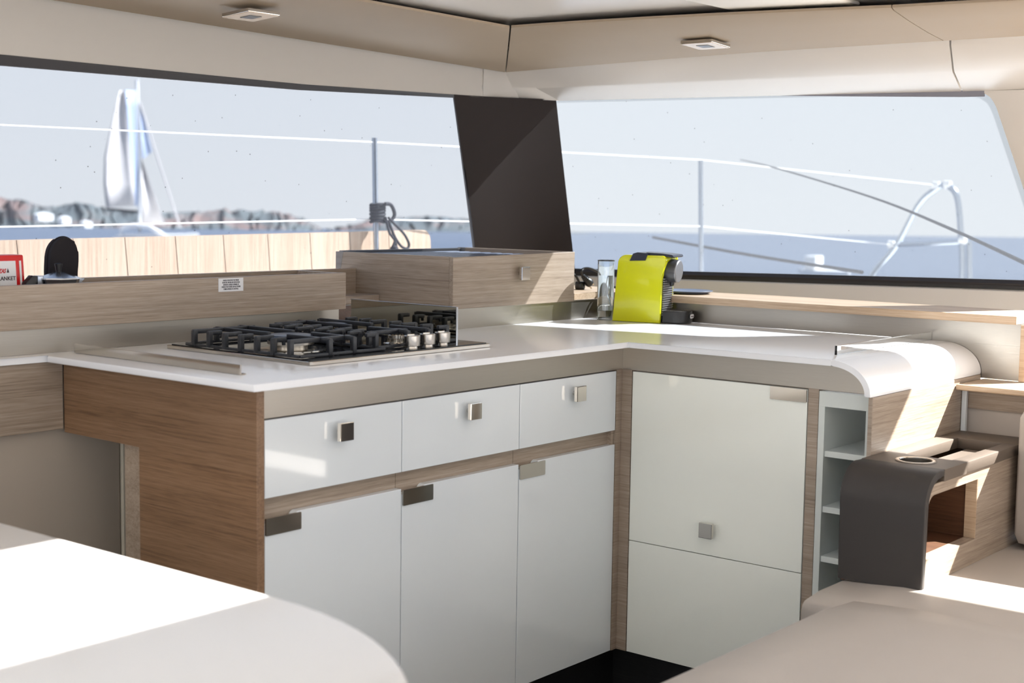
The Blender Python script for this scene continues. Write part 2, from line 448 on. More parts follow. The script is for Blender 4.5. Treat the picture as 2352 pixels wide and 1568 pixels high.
# corner pillar
bm = new()
zr = [1.574, 1.40, 1.22, 1.06, .99]
def L_(z): t = (1.574-z)/(1.574-1.11); return (.192+.238*t, .750+.12*t, z-(.006 if t < .01 else 0))
def R_(z): t = (1.574-z)/(1.574-1.02); return (.630+.222*t, .712+.076*t, z+(.007 if t < .01 else 0))
slab(bm, [[tuple(Vector(L_(z)).lerp(Vector(R_(z)), k/6)+Vector((.012, .016, 0))*math.sin(PI*k/6)) for k in range(7)] for z in zr], .02, (.6, .8, 0))
struct('trim_1', bm, 'pillar_brown', True, 'dark brown fabric panel leaning in the corner between the windows', 'corner panel')
# front window
w2 = thing('window_2', 'front window with the bow railing behind it', 'window', (.8, 0, 1.03)); w2['kind'] = 'structure'
yy = [.76, .4, 0, -.3, -.55]
bm = new()
zs = zz[:-1]; ends = [e_-.006 for e_ in edge[:-1]]
rows = []
for z, e in zip(zs, ends):
    rows.append([(lean(y, z)+.004, y, z) for y in [.87, .78, .4, 0, -.3, e]])
slab(bm, rows, .002, (1, 0, .3)); link('pane', bm, 'screen_front', w2)
bm = new()
yb = [.80, .7, .4, .1, -.2, -.45, -.72, -.9]
zb = lambda y: 1.026+.019*min(1, max(0, (.8-y)/1.45))
slab(bm, [[(lean(y, zb(y))-.008, y, zb(y)+.017) for y in yb], [(lean(y, zb(y))-.016, y, zb(y)+.007) for y in yb], [(lean(y, zb(y))-.014, y, zb(y)-.006) for y in yb]], .02, (1, 0, 0))
link('window_frame', bm, 'frame_brown', w2, True)
bm = new()
slab(bm, [[(lean(y, zb(y))-.0165, y, zb(y)+.001) for y in yb], [(lean(y, zb(y))-.016, y, zb(y)-.009) for y in yb]], .01, (1, 0, 0))
link('rubber_seal', bm, 'rubber_black', w2)
bm = new()
slab(bm, [[(lean(y, 1.577)-.002, y, 1.579) for y in [0, -.2, -.5, -.56]], [(lean(y, 1.577), y, 1.577-.015*min(1, max(0, -y/.45))) for y in [0, -.2, -.5, -.56]]], .006, (1, 0, .2))
link('top_band', bm, 'band_grey', w2)
# second front window, past the pier (no sun screen)
w3 = thing('window_3', 'open front window past the pier', 'window', (1, -1.5, 1.05)); w3['kind'] = 'structure'
bm = new()
slab(bm, [[(.88, y, 1.577) for y in (-.88, -1.5, -2.3)], [(lean(-.9, 1.03), y, 1.03) for y in (-.88, -1.5, -2.3)]], .002, (1, 0, .3))
link('pane', bm, 'clear_pane', w3)
bm = new()
slab(bm, [[(.905 if y > -.9 else .875, y, 1.577) for y in (-.88, -1.0, -1.5, -2.3, -4.2)], [(.84, y, 1.66) for y in (-.88, -1.0, -1.5, -2.3, -4.2)], [(.80, y, 1.745) for y in (-.88, -1.0, -1.5, -2.3, -4.2)]], .03, (1, 0, .2)); struct('wall_front_head', bm, 'panel_white')

# ceiling with a hatch opening
bm = new(); z0, z1 = 1.722, 1.76
HX0, HX1, HY0, HY1 = -1.62, -.56, -1.29, -.76
for (a, b_, c, d) in ((-3.7, HX0, -4.2, .85), (HX1, .66, -4.2, .85), (HX0, HX1, -4.2, HY0), (HX0, HX1, HY1, .85)):
    box(bm, a, b_, c, d, z0, z1)
box(bm, .66, .9, -4.2, 0, z0, z1-.02)
struct('ceiling', bm, 'ceiling_white')
# roof shell outside, keeps the sun off everything except the windows and the hatch
bm = new()
for (a, b_, c, d) in ((-3.7, HX0, -4.2, .85), (HX1, .60, -4.2, .85), (HX0, HX1, -4.2, HY0), (HX0, HX1, HY1, .85)):
    box(bm, a, b_, c, d, 1.78, 1.80)
struct('ceiling_roof_shell', bm, 'boat_white')
# upholstered soffit panels round the ceiling
bm = new()
ox = [-3.2, -2.4, -1.7, -1.15, -.6, -.2, .447]
def zo(x): return 1.650+.021*(.45-x)
def zi(x): return 1.697+.010*(-.1-x)
def sheet(rowA, rowB, zlip=.006):
    rows = []
    for t in (0, .04, .35, .7, .965, 1.0):
        sag = .004*math.sin(PI*t); up = .003 if t in (0, 1.0) else 0
        rows.append([tuple(Vector(a).lerp(Vector(b_), t)+Vector((0, 0, up-sag))) for a, b_ in zip(rowA, rowB)])
    return slab(new(), rows, .006, (0, 0, 1))
ix = [-3.2, -2.4, -1.7, -1.15, -.7, -.35, -.100]
link_ = struct('trim_2', sheet([(x, .77, zo(x)) for x in ox], [(x, .303, zi(x)) for x in ix]), 'vinyl_taupe', True, 'long taupe padded ceiling soffit over the side window', 'soffit')
oy = [.768, .5, .2, -.1, -.4, -.62]; iy = [.300, .12, -.1, -.3, -.5, -.66]
def irow(y): return (-.097+.15*max(0, (.3-y)/.96)**1.6, y, 1.698-.003*max(0, .3-y))
struct('trim_3', sheet([(.45, y, 1.650+.014*min(1, (.77-y)/.8)) for y in oy], [irow(y) for y in iy]), 'vinyl_taupe', True, 'taupe padded ceiling soffit over the front window', 'soffit')
oy = [-.6225, -1.0, -1.5, -2.5]; iy = [-.6625, -1.05, -1.5, -2.5]
struct('trim_4', sheet([(.45+.02*max(0, -.62-a), a, 1.664) for a in oy], [(.053+.14*max(0, -.66-b_), b_, 1.695) for b_ in iy]), 'vinyl_taupe', True, 'taupe padded soffit past the slanting seam', 'soffit')
t = thing('skylight_shade', 'white skylight blind cassette on the ceiling at the top edge', 'blind', (-.3, -.43, 1.722))
link('cassette', B(-.60, .085, -.572, -.285, 1.712, 1.722, .006), 'shade_white', t, True)

# recessed lights
def downlight(c, ang, tilt, label):
    t = thing('recessed_light', label, 'ceiling light', c, 'square ceiling spotlights')
    R = Matrix.Rotation(ang, 3, 'Z')
    def tf(bm):
        for v in bm.verts:
            p = tilt @ (R @ v.co); v.co = p+Vector(c)
        return bm
    bm = B(-.046, .046, -.046, .046, -.006, .002, .001)
    link('housing', tf(bm), 'chrome', t)
    bm = prism(new(), rrect(-.0445, .0445, -.0445, .0445, .002), 'z', -.0075, -.0055)
    link('face_plate', tf(bm), 'light_gold', t)
    link('lens', tf(B(-.017, .017, -.017, .017, -.0085, -.0072)), 'dark_grey_plastic', t)
downlight((-.783, .50, 1.6745), 0, Matrix.Rotation(-.075, 3, 'X'), 'small square chrome downlight in the soffit above the side window')
downlight((.215, -.085, 1.669), 0, Matrix.Rotation(.065, 3, 'Y'), 'small square chrome downlight in the soffit above the front window')

# ------------------------------------------------------------ left-run cabinets
KN = .0185
def knob(parent, x, z, y=0):
    bm = B(x-KN, x+KN, y-.024, y-.014, z-KN, z+KN, .0012)
    cyl(bm, (x, y-.014, z), .006, .014, (0, 1, 0), 16)
    return link('knob', bm, 'chrome', parent)
ZD1, ZD2, ZT, ZB = .841, .6905, .6546, .12
def door_poly(x0, x1, z0, z1, nx, nd=.012, side='l'):
    """door outline with a shallow finger notch at its top corner"""
    r = nd
    if side == 'l':
        pts = [(x0, z0), (x1, z0), (x1, z1), (x0+nx+r, z1)]
        pts += [(x0+nx+r-r*math.sin(a), z1-r+r*math.cos(a)) for a in [PI/2*i/5 for i in range(1, 6)]]
        pts += [(x0, z1-r)]
    return pts
units = [(-1.1775, -.8015, 'base cabinet with the drawer at the wood end panel, under the hob', (-.983, .800)),
         (-.8005, -.4095, 'middle white base cabinet of the three under the hob run', (-.590, .800)),
         (-.4085, -.0245, 'white base cabinet next to the inner corner of the galley', (-.201, .802))]
for i, (x0, x1, lab, kp) in enumerate(units):
    t = thing('base_cabinet', lab, 'cabinet', ((x0+x1)/2, .25, .12), 'white base cabinets under the hob run')
    bm = new()
    hx1 = x1 if i < 2 else -.018
    box(bm, x0+.0005, hx1, .019, .03, ZB, .905)                   # front frame board (seen between drawer and door)
    box(bm, x0+.0005, x0+.014, .0305, .44, ZB+.0145, .905); box(bm, hx1-.014, hx1, .0305, .44, ZB+.0145, .905)
    box(bm, x0+.0005, hx1, .0305, .44, ZB, ZB+.014)
    if i == 2:
        box(bm, -.0245+.002, .018, .0, .0185, ZB, ZD1+.003)            # corner filler
        box(bm, -.0345, -.0245, .006, .02, ZB, ZD1)
    link('carcass', bm, 'oak_x', t)
    d = link('drawer', B(x0+.0008, x1-.0008, 0, .018, ZD2, ZD1, .0012), 'gloss_white', t)
    knob(d, *kp)
    nx = .062 if i else .075
    d = link('door', prism(new(), door_poly(x0+.0008, x1-.0008, ZB+.001, ZT, nx), 'y', 0, .018, .001, 2), 'gloss_white', t)
    hw = .091 if i == 0 else .0945
    link('handle', prism(new(), rrect(x0+.001, x0+hw, .6185, .6525, .002, 3), 'y', -.0035, -.0002), 'polished', d)
# wood end panel, L-shaped (arch over the knee space)
tag(link('end_panel', prism(new(), [(-.002, ZB-.12), (.362, ZB-.12), (.362, .7495), (.628, .7495), (.628, .905), (-.002, .905)], 'x', -1.197, -1.1785, .0008, 1), 'oak_shaded_y'),
    'wooden end panel with shade in its colour, cut away over the knee space', 'cabinet panel')
tag(link('apron_panel', B(-2.6, -1.199, .628, .645, .757, .905, .0008), 'oak_x'), 'brown wooden apron board under the narrow worktop at the left edge', 'cabinet panel')
t = thing('bulkhead_panel', 'taupe lining panel in the shaded knee space', 'panel', (-1.4, .65, 0))
link('main_panel', B(-2.8, -1.043, .648, .662, 0, .90, .001), 'taupe_panel', t)
link('edge_strip', B(-1.040, -1.024, .640, .655, 0, .90, .003), 'light_strip', t)
link('side_panel', B(-1.021, -.62, .652, .665, 0, .90, .001), 'taupe_panel', t)

# worktop: L-shape, narrow strip to the left, curved end at right
def worktop():
    t = thing('worktop', 'white solid worktop, L-shaped, rolling down at its right end', 'worktop', (-.6, .3, .906))
    top = [(-2.6, .622), (-1.236, .622), (-1.247, .610), (-1.247, -.052), (-.052, -.052), (-.052, -.60),
           (.5915, -.60), (.5865, -.28), (.582, 0), (.575, .2), (.570, .3), (.561, .47), (-.14, .47), (-.14, .735), (-.35, .735), (-.35, .668), (-2.6, .668)]
    bm = prism(new(), top, 'z', .906, .92, .003, 3)
    # rolled end: quarter ellipse, extruded along x
    ry, rz, th = .098, .072, .0135
    out = [(-.598-ry*math.sin(a), .92-rz+rz*math.cos(a)) for a in [PI/2*i/14 for i in range(15)]]
    inn = [(-.598-(ry-th)*math.sin(a), .92-rz+(rz-th)*math.cos(a)) for a in [PI/2*i/14 for i in range(15)]]
    prism(bm, out+[(-.598-ry, .8445), (-.598-ry+th, .8445)]+inn[::-1], 'x', -.052, .5855, .002, 2)
    link('slab', bm, 'counter_white', t, True, 40)
    link('fascia', B(-1.1785, .0119, .0, .012, .8445, .9055), 'steel_x', t)
    # fascia of the right run follows the rolled end
    a_ = [(0, .8445), (0, .9055)]
    pts = [(-.0002, .8445), (-.0002, .9055), (-.598, .9055)]+inn[1:]+[(-.598-ry+th, .8445)]
    link('fascia', prism(new(), pts, 'x', .0, .012), 'steel_y', t)
    return t
worktop()

# ------------------------------------------------------------ right run: fridge, niche, end panel
t = thing('fridge_cabinet', 'pale grey fridge front right of the corner, door over drawer', 'fridge', (.2, -.27, .12))
bm = new()
box(bm, .019, .032, -.546, -.002, ZB, .845); box(bm, .0, .02, -.0300, -.0005, ZB, ZD1+.004); box(bm, .0, .55, -.5465, -.5205, ZB, ZD1+.004)
box(bm, .02, .55, -.03, -.016, ZB, .845)
link('carcass', bm, 'oak_y', t)
d = link('door', B(0, .018, -.5177, -.0325, .4105, ZD1, .001), 'door_grey', t)
link('handle', prism(new(), rrect(-.5172, -.423, .8105, .8405, .002, 3), 'x', -.0035, -.0002), 'polished', d)
d = link('lower_drawer', B(0, .018, -.5177, -.0325, ZB, .4088, .001), 'door_grey', t)
bm = B(-.024, -.014, -.270-KN, -.270+KN, .475-KN, .475+KN, .0012); cyl(bm, (-.014, -.27, .475), .006, .014, (1, 0, 0), 16)
link('knob', bm, 'chrome', d)
t = thing('shelf_niche', 'narrow white open shelf unit between fridge and armrest', 'shelf', (.2, -.61, .12))
bm = new()
box(bm, .0, .02, -.6838, -.5475, .806, ZD1, .0008)              # header
box(bm, .0, .30, -.563, -.5475, ZB, .806, .0006)                # jamb
box(bm, .0, .30, -.6838, -.6635, ZB, .806, .0006)
box(bm, .295, .305, -.6838, -.5475, ZB, .806)                   # back
link('frame', bm, 'niche_grey', t)
for z in (.697, .568, .452, .336, .22):
    link('shelf', B(.006, .295, -.6635, -.563, z-.007, z+.007, .0008), 'niche_grey', t)
t = thing('galley_end_panel', 'light wooden side panel under the rolled worktop end, sunlit', 'cabinet panel', (.3, -.69, .12))
link('panel', B(-.038, .585, -.697, -.6865, ZB-.12, .8435, .001), 'oak_x', t)
link('edge_band', B(-.0392, -.038, -.6966, -.6869, ZB-.12, .8430), 'oak_y', t)

# ------------------------------------------------------------ backsplashes
tag(link('side_backsplash', B(-2.6, -.355, .657, .662, .9205, 1.0), 'steel_x'), 'brushed steel backsplash strip behind the hob, under the long tray', 'backsplash')
tag(link('corner_backsplash', B(-.139, .557, .455, .460, .9205, .9745), 'steel_x'), 'brushed steel strip under the raised wooden locker', 'backsplash')
bm = new()
pl = [(.557, .454), (.566, .3), (.573, .16), (.578, 0), (.583, -.2), (.586, -.31), (.588, -.55), (.588, -.698), (.59, -.80)]
rows = [[(x, y, .9755) for x, y in pl[:-2]]+[(.588, -.698, .9755), (.59, -.795, .9755)], [(x, y, .9205) for x, y in pl[:-2]]+[(.588, -.698, .9205), (.59, -.795, .9205)]]
slab(bm, rows, .004, (1, 0, 0)); slab(bm, [[(.5882, -.45, .9203), (.5882, -.7, .9203), (.59, -.795, .9203)], [(.5882, -.45, .834), (.5882, -.7, .834), (.59, -.795, .834)]], .004, (1, 0, 0))
tag(link('front_backsplash', bm, 'steel_y', None, True), 'brushed steel backsplash strip under the front shelf, behind the worktop', 'backsplash')

# ------------------------------------------------------------ wooden tray, locker, shelves
t = thing('storage_tray', 'long wooden open tray under the side window, with a white notice', 'tray', (-1.2, .72, .975))
bm = new()
box(bm, -2.8, -.346, .640, .655, .975, 1.0695, .001); box(bm, -2.8, -.346, .655, .815, .975, .99)
box(bm, -.361, -.3465, .655, .815, .99, 1.0685, .001)
link('board', bm, 'oak_x', t)
link('back_rail', B(-2.8, -.1408, .812, .827, .975, 1.0690, .001), 'oak_x', t)
lb = link('warning_label', B(-.766, -.6905, .6388, .6398, 1.0355, 1.0675), 'paper_white', t); lb['label'] = 'white printed safety notice'
lines = ["DANGER: POUR EVITER TOUT RISQUE", "D'ASPHYXIE, PREVOIR UNE VENTILATION", "SUFFISANTE LORSQUE L'APPAREIL DE", "CUISSON FONCTIONNE. NE PAS L'UTILISER", "COMME APPAREIL DE CHAUFFAGE."]
bl = [.054, .062, .056, .068, .05]
for i, s in enumerate(lines):
    text('lettering', s, .0052, (-.7285, .6386, 1.0605-i*.0052), ROT_FRONT, 'ink_grey', lb, bold=.00006, xs=bl[i]/(len(s)*.0032))
# board between tray and locker
tag(link('corner_shelf', B(-.3455, -.1408, .72, .811, .977, 1.0, .001), 'oak_x'), 'low wooden shelf in the gap between tray and raised locker', 'shelf')
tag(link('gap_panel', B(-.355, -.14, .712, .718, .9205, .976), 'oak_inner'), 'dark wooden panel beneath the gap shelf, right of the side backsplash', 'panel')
# raised locker (open topped, dark inside)
t = thing('raised_locker', 'raised wooden locker in the corner with a square knob', 'cabinet', (.12, .66, .975))
bm = new()
x0, x1, y0, y1, za, zb_ = -.14, .392, .45, .895, .975, 1.1145
link('front_board', prism(new(), [(x0, za), (x1, za-.002), (x1+.001, zb_+.003), (x0, zb_-.003)], 'y', y0, y0+.014, .0008, 1), 'oak_x', t)
bm = new()
box(bm, x0, x0+.0135, y0+.0145, y1, za, zb_-.0015, .0008)
link('side_board', bm, 'oak_y', t)
link('side_board', B(x1-.013, x1+.0, y0+.0145, y1, za, zb_+.003, .0008), 'oak_y', t)
bm = new(); box(bm, x0+.0135, x1-.013, y1-.014, y1, za, zb_+.001, .0008); box(bm, x0+.014, x1-.013, y0+.0145, y1-.014, za, za+.012)
link('back_board', bm, 'oak_x', t)
bm = B(x0+.02, x1-.055, y0+.02, y1-.02, zb_-.016, zb_-.008, .001)
for k in range(9):
    yy_ = y0+.05+k*.042
    box(bm, x0+.03, x1-.07, yy_, yy_+.02, zb_-.008, zb_-.006, .0008)
link('slatted_mat', bm, 'plate_blue', t)
bm = B(.138-KN, .138+KN, y0-.024, y0-.014, 1.0625-KN, 1.0625+KN, .0012); cyl(bm, (.138, y0-.014, 1.0625), .006, .014, (0, 1, 0), 16)
link('knob', bm, 'chrome', t)
# front shelf with its return into the corner
bm = new()
def sfx(y): return .547+.012*(.1-y)
sh = [(.393, .450), (.50, .450), (.525, .44), (sfx(.35), .35), (sfx(.1), .1), (sfx(-.3), -.3), (sfx(-.79), -.79), (.80, -.79), (.80, .0), (.76, .40), (.70, .80), (.393, .80)]
prism(bm, sh, 'z', .9765, .9965, .0008, 1)
tag(link('front_shelf', bm, 'oak_edge'), 'long pale wooden shelf under the front window, plywood edge', 'shelf')
tag(link('shelf_lip', B(.395, .58, .60, .612, .9965, 1.012, .001), 'oak_x'), 'thin wooden lip at the back of the shelf beside the plug', 'ledge')
tag(link('shelf_post', B(.575, .592, -.812, -.7955, .8335, .976, .0008), 'oak_edge'), 'upright pale wooden end board under the right end of the front shelf', 'post')
t = thing('seat_ledge', 'low wooden ledge with rounded edge right of the rolled worktop end', 'ledge', (.6, -1, .82))
bm = new()
prism(bm, [(.422, -2.2), (.70, -2.2), (.70, -.6985), (.422, -.6985)], 'z', .818, .8325, .004, 3)
link('ledge_top', bm, 'oak_edge', t, True)
link('apron', B(.478, .49, -2.2, -.6985, .770, .818), 'oak_y', t)
link('white_strip', B(.462, .474, -.710, -.6985, .55, .818, .001), 'gloss_white', t)
bm = B(.486, .51, -2.2, -.6985, .46, .792, .006, 3)
link('padded_backing', bm, 'beige_leather', t, True)

# ------------------------------------------------------------ fiddle rails
bm = new()
box(bm, -1.172, -1.169, .075, .625, .9205, .9405, .0005); box(bm, -1.169, -1.158, .075, .625, .9205, .9225)
tag(link('fiddle_rail', bm, 'polished'), 'polished metal rail along the left edge of the worktop', 'rail')
tag(link('fiddle_rail', B(.05, .60, -.563, -.557, .9205, .942, .0005), 'clear_plastic'), 'clear acrylic rail across the right end of the worktop', 'rail')
t = thing('splash_guard', 'mirror-polished upright splash plate right of the hob', 'splash guard', (-.36, .42, .92))
link('plate', B(-.366, -.362, .238, .60, .9205, 1.0025), 'mirror_steel', t)
bm = new(); box(bm, -.367, -.361, .236, .602, 1.0025, 1.0045, .0005); box(bm, -.367, -.361, .236, .238, .9205, 1.0025)
link('edge_trim', bm, 'aluminium', t)

# ------------------------------------------------------------ hob
t = thing('gas_hob', 'black three-burner gas hob in a steel frame on the worktop', 'hob', (-.69, .33, .92))
bm = new()
hx0, hx1_, hy0, hy1 = -.972, -.402, .095, .57
prism(bm, rrect(hx0, hx1_, hy0, hy1, .006, 3), 'z', .9205, .9285, .001, 2)
link('steel_frame', bm, 'polished', t)
link('glass_top', prism(new(), rrect(hx0+.008, hx1_-.006, hy0+.008, hy1-.008, .004, 3), 'z', .9286, .9305), 'hob_glass', t)
def burner(x, y, R):
    bm = new(); lathe(bm, [(R*1.5, 0), (R*1.5, .001), (R*1.12, .003), (R*1.0, .003), (0, .003)], (x, y, .9306), seg=40)
    b_ = link('burner', bm, 'polished', t, True)
    bm = new(); lathe(bm, [(0, 0), (R*.72, 0), (R*.72, .007), (R*.98, .009), (R*.98, .016), (R*.9, .018), (0, .018)], (x, y, .9335), seg=40)
    link('burner_ring', bm, 'brass_steel', b_, True)
    bm = new(); n = int(R*700)
    for k in range(n):
        a = 2*PI*k/n; c_, s_ = math.cos(a), math.sin(a)
        bar(bm, (x+c_*R*.86, y+s_*R*.86, .9535), (x+c_*R*.97, y+s_*R*.97, .9535), .0022, .006)
    link('flame_teeth', bm, 'cast_iron', b_)
    bm = new(); lathe(bm, [(0, .0), (R*.84, 0), (R*.96, .004), (R*.94, .007), (R*.7, .0085), (0, .009)], (x, y, .9555), seg=40)
    link('burner_cap', bm, 'burner_cap', b_, True)
burner(-.842, .30, .052); burner(-.575, .235, .021); burner(-.565, .455, .034)
def grate(x0, x1, y0, y1, cx, cy, lng):
    bm = new(); w, zb0, zt0 = .0075, .9345, .9635
    for a, b_ in (((x0, y0), (x1, y0)), ((x0, y1), (x1, y1)), ((x0, y0), (x0, y1)), ((x1, y0), (x1, y1))):
        bar(bm, (a[0], a[1], zb0), (b_[0], b_[1], zb0), w, .006, .001)
    n = 7
    for k in range(n):
        y = y0+.028+(y1-y0-.056)*k/(n-1)
        far = k in (0, n-1)
        ln = lng if far else (.032 if k % 2 else .044)
        for sx, ex in ((x0, 1), (x1, -1)):
            l2 = ln if ex == 1 or not far else .03
            bar(bm, (sx, y, .932), (sx, y, zt0+.003), .011, .011, .0015)
            bar(bm, (sx-ex*.0045, y, zt0), (sx+ex*l2, y, zt0), .0095, .0095, .0015)
            if not far: bar(bm, (sx+ex*(l2-.004), y, .951), (sx+ex*(l2-.004), y, zt0), .007, .005, .001)
    # long fingers running front to back
    for xk in (cx-.035, cx+.035):
        for (ya, yb_) in ((y0, cy-.03), (y1, cy+.03)):
            bar(bm, (xk, ya, .932), (xk, ya, zt0+.003), .011, .011, .0015)
            bar(bm, (xk, ya, zt0), (xk, yb_, zt0), .0095, .0095, .0015)
    return link('pan_grate', bm, 'cast_iron', t, True, 30)
grate(-.961, -.712, .14, .51, -.842, .30, .17)
g2 = grate(-.704, -.448, .168, .53, -.575, .32, .12)
for k, x in enumerate((-.630, -.575, -.520)):
    y = .135+.004*k
    bm = new(); lathe(bm, [(0, 0), (.013, 0), (.012, .005), (.0178, .0055), (.018, .007), (.018, .0275), (.0172, .0288), (0, .0290)], (x, y, .9306), seg=40)
    kb = link('control_knob', bm, 'satin_knob', t, True, 28)
    link('grip_ridge', bar(new(), (x-.011, y+.004, .9605), (x+.011, y+.004, .9605), .003, .003, .0006), 'chrome', kb)
bm = new(); lathe(bm, [(0, 0), (.013, 0), (.012, .006), (0, .007)], (-.478, .190, .9306), seg=24)
link('ignition_button', bm, 'black_plastic', t, True)

# ------------------------------------------------------------ coffee machine
def espresso():
    o = Vector((.4335, .3415, .9205)); F = Vector((.225, -.974, 0)).normalized(); Wd = Vector((.974, .225, 0)).normalized(); Z = Vector((0, 0, 1))
    t = thing('coffee_machine', 'lime green capsule coffee machine with a black lever', 'coffee machine', tuple(o))
    def M(f, w, z): return o+F*f+Wd*w+Z*z
    def outl(pts, w0, w1, bev=.004):
        bm = new()
        a = [bm.verts.new(M(f, w0, z)) for f, z in pts]; b_ = [bm.verts.new(M(f, w1, z)) for f, z in pts]; n = len(pts)
        fs = [bm.faces.new(a), bm.faces.new(b_[::-1])]
        for i in range(n): bm.faces.new((a[i], a[(i+1) % n], b_[(i+1) % n], b_[i]))
        if bev: bmesh.ops.bevel(bm, geom=list(set(fs[0].edges) | set(fs[1].edges)), offset=bev, segments=3, affect='EDGES', profile=.5)
        return bm
    def rnd(cx, cz, r, a0, a1, n=6): return [(cx+r*math.cos(a0+(a1-a0)*i/n), cz+r*math.sin(a0+(a1-a0)*i/n)) for i in range(n+1)]
    # side profile (f forward, z up): C-shaped shell, front leg thin
    top = .193; Wm = .102
    prof = [(.0, .0), (.146, .0)]+[(.147, .01), (.149, .12), (.153, .150), (.158, .172)]+rnd(.150, top-.012, .012, 0, PI/2)+rnd(.040, top-.026, .026, PI/2, PI*.93)
    link('body', outl(prof, 0, .012, .003), 'lime', t, True)
    link('body_side', outl(prof, Wm-.008, Wm, .002), 'lime', t, True)
    # core between side shells: back, top, recessed front
    core = [(.002, .002), (.142, .002), (.144, .128), (.149, .136), (.157, .175)]+rnd(.149, top-.012, .011, 0, PI/2)+rnd(.041, top-.026, .0255, PI/2, PI*.93)
    link('top_shell', outl(core, .012, Wm-.012, 0), 'lime', t, True)
    # ribbed drip wall
    bm = new()
    for k in range(17):
        z = .022+k*.0064
        fo = z*.02; q = [M(.1455+fo, .0125, z), M(.1455+fo, Wm-.0085, z), M(.152+fo, Wm-.0085, z), M(.152+fo, .0125, z)]
        q2 = [p+Z*.0034 for p in q]
        v = [bm.verts.new(p) for p in q+q2]
        for f in ((0, 1, 2, 3), (7, 6, 5, 4), (0, 4, 5, 1), (1, 5, 6, 2), (2, 6, 7, 3), (3, 7, 4, 0)): bm.faces.new([v[i] for i in f])
    link('ribbed_front', bm, 'silver_disc', t)
    link('front_recess', outl([(.1422, .004), (.1480, .004), (.1505, .130), (.1442, .130)], .0122, Wm-.0085, 0), 'black_plastic', t)
    # coffee head: dark drum with a silver face
    bm = new(); c = M(.146, Wm/2, .150)
    ax = F+Z*(-.06)
    lathe(bm, [(0, 0), (.033, 0), (.0335, .004), (.0335, .030), (.032, .034), (0, .034)], c, ax, 40)
    link('brew_head', bm, 'dark_grey_plastic', t, True)
    bm = new(); lathe(bm, [(0, 0), (.0325, 0), (.0325, .003), (.030, .005), (0, .005)], c+ax.normalized()*.034, ax, 40)
    link('head_cap', bm, 'silver_disc', t, True)
    bm = new(); lathe(bm, [(0, 0), (.008, 0), (.006, -.012), (0, -.012)], M(.163, Wm/2, .118), Z, 20); link('spout', bm, 'black_plastic', t, True)
    # lever on top
    def lever_piece(pts, hw):
        return outl(pts, Wm/2-hw, Wm/2+hw, 0)
    lv = link('lever', lever_piece([(.098, top+.001), (.145, top+.0005), (.176, top-.005), (.181, top-.002), (.177, top+.003), (.145, top+.0065), (.098, top+.0078)], .042), 'navy_plastic', t)
    link('lever_shoulder', lever_piece([(.052, top-.017), (.100, top-.015), (.106, top+.001), (.106, top+.006), (.075, top+.008), (.062, top+.004)], .0535), 'navy_plastic', lv)
    # drip tray
    bm = new(); R = Wm/2+.001
    R = .046; pts = [(.1755, -R), (.205, -R)]+[(.205+.042*math.sin(a), -R*math.cos(a)) for a in [PI*i/16 for i in range(1, 16)]]+[(.205, R), (.1755, R)]
    a = [bm.verts.new(M(f-.022, Wm/2+w, .003)) for f, w in pts]; b_ = [bm.verts.new(M(f-.022, Wm/2+w, .036)) for f, w in pts]; n = len(pts)
    fs = [bm.faces.new(a), bm.faces.new(b_[::-1])]
    for i in range(n): bm.faces.new((a[i], a[(i+1) % n], b_[(i+1) % n], b_[i]))
    bmesh.ops.bevel(bm, geom=list(set(fs[1].edges)), offset=.0025, segments=2, affect='EDGES', profile=.5)
    dt = link('drip_tray', bm, 'black_plastic', t, True)
    bm = new()
    for k in range(6): bar(bm, M(.160+k*.009, .014, .0365), M(.160+k*.009, Wm-.014, .0365), .003, .0015)
    link('drip_grid', bm, 'polished', dt)
    # maker's mark on the tray front
    R3 = Matrix((Wd, Z, F)).transposed()
    cm = M(.2258, Wm/2, .021)
    bm = new(); pts = rrect(-.015, .015, -.006, .006, .0058, 6)
    a = [bm.verts.new(cm+Wd*x+Z*y) for x, y in pts]; b_ = [bm.verts.new(cm+Wd*x+Z*y+F*.001) for x, y in pts]; n = len(pts)
    bm.faces.new(a); bm.faces.new(b_[::-1])
    for i in range(n): bm.faces.new((a[i], a[(i+1) % n], b_[(i+1) % n], b_[i]))
    bd = link('badge', bm, 'paper_white', dt)
    text('lettering', "De'Longhi", .0055, tuple(cm+F*.0012-Z*.0018), R3, 'ink_dark', dt)
    # water tank behind, clear
    tc = o-F*.034+Wd*.030
    bm = new(); lathe(bm, [(0, 0), (.0235, 0), (.0235, .022), (.0245, .024), (.0245, .172), (.0228, .172), (.0228, .028), (0, .026)], tc, Z, 40)
    tk = link('water_tank', bm, 'clear_plastic', t, True)
    bm = new(); lathe(bm, [(.0228, .1715), (.025, .1715), (.025, .1745), (.0228, .1745), (.0228, .1715)], tc, Z, 40)
    link('tank_rim', bm, 'dark_grey_plastic', tk, True)
    bm = new(); lathe(bm, [(0, .029), (.0222, .029), (.0222, .130), (0, .130)], tc, Z, 40); link('water', bm, 'clear_plastic', tk, True)
    bm = new(); box(bm, 0, 1, 0, 1, 0, 1); bm.free()
    return t
espresso()
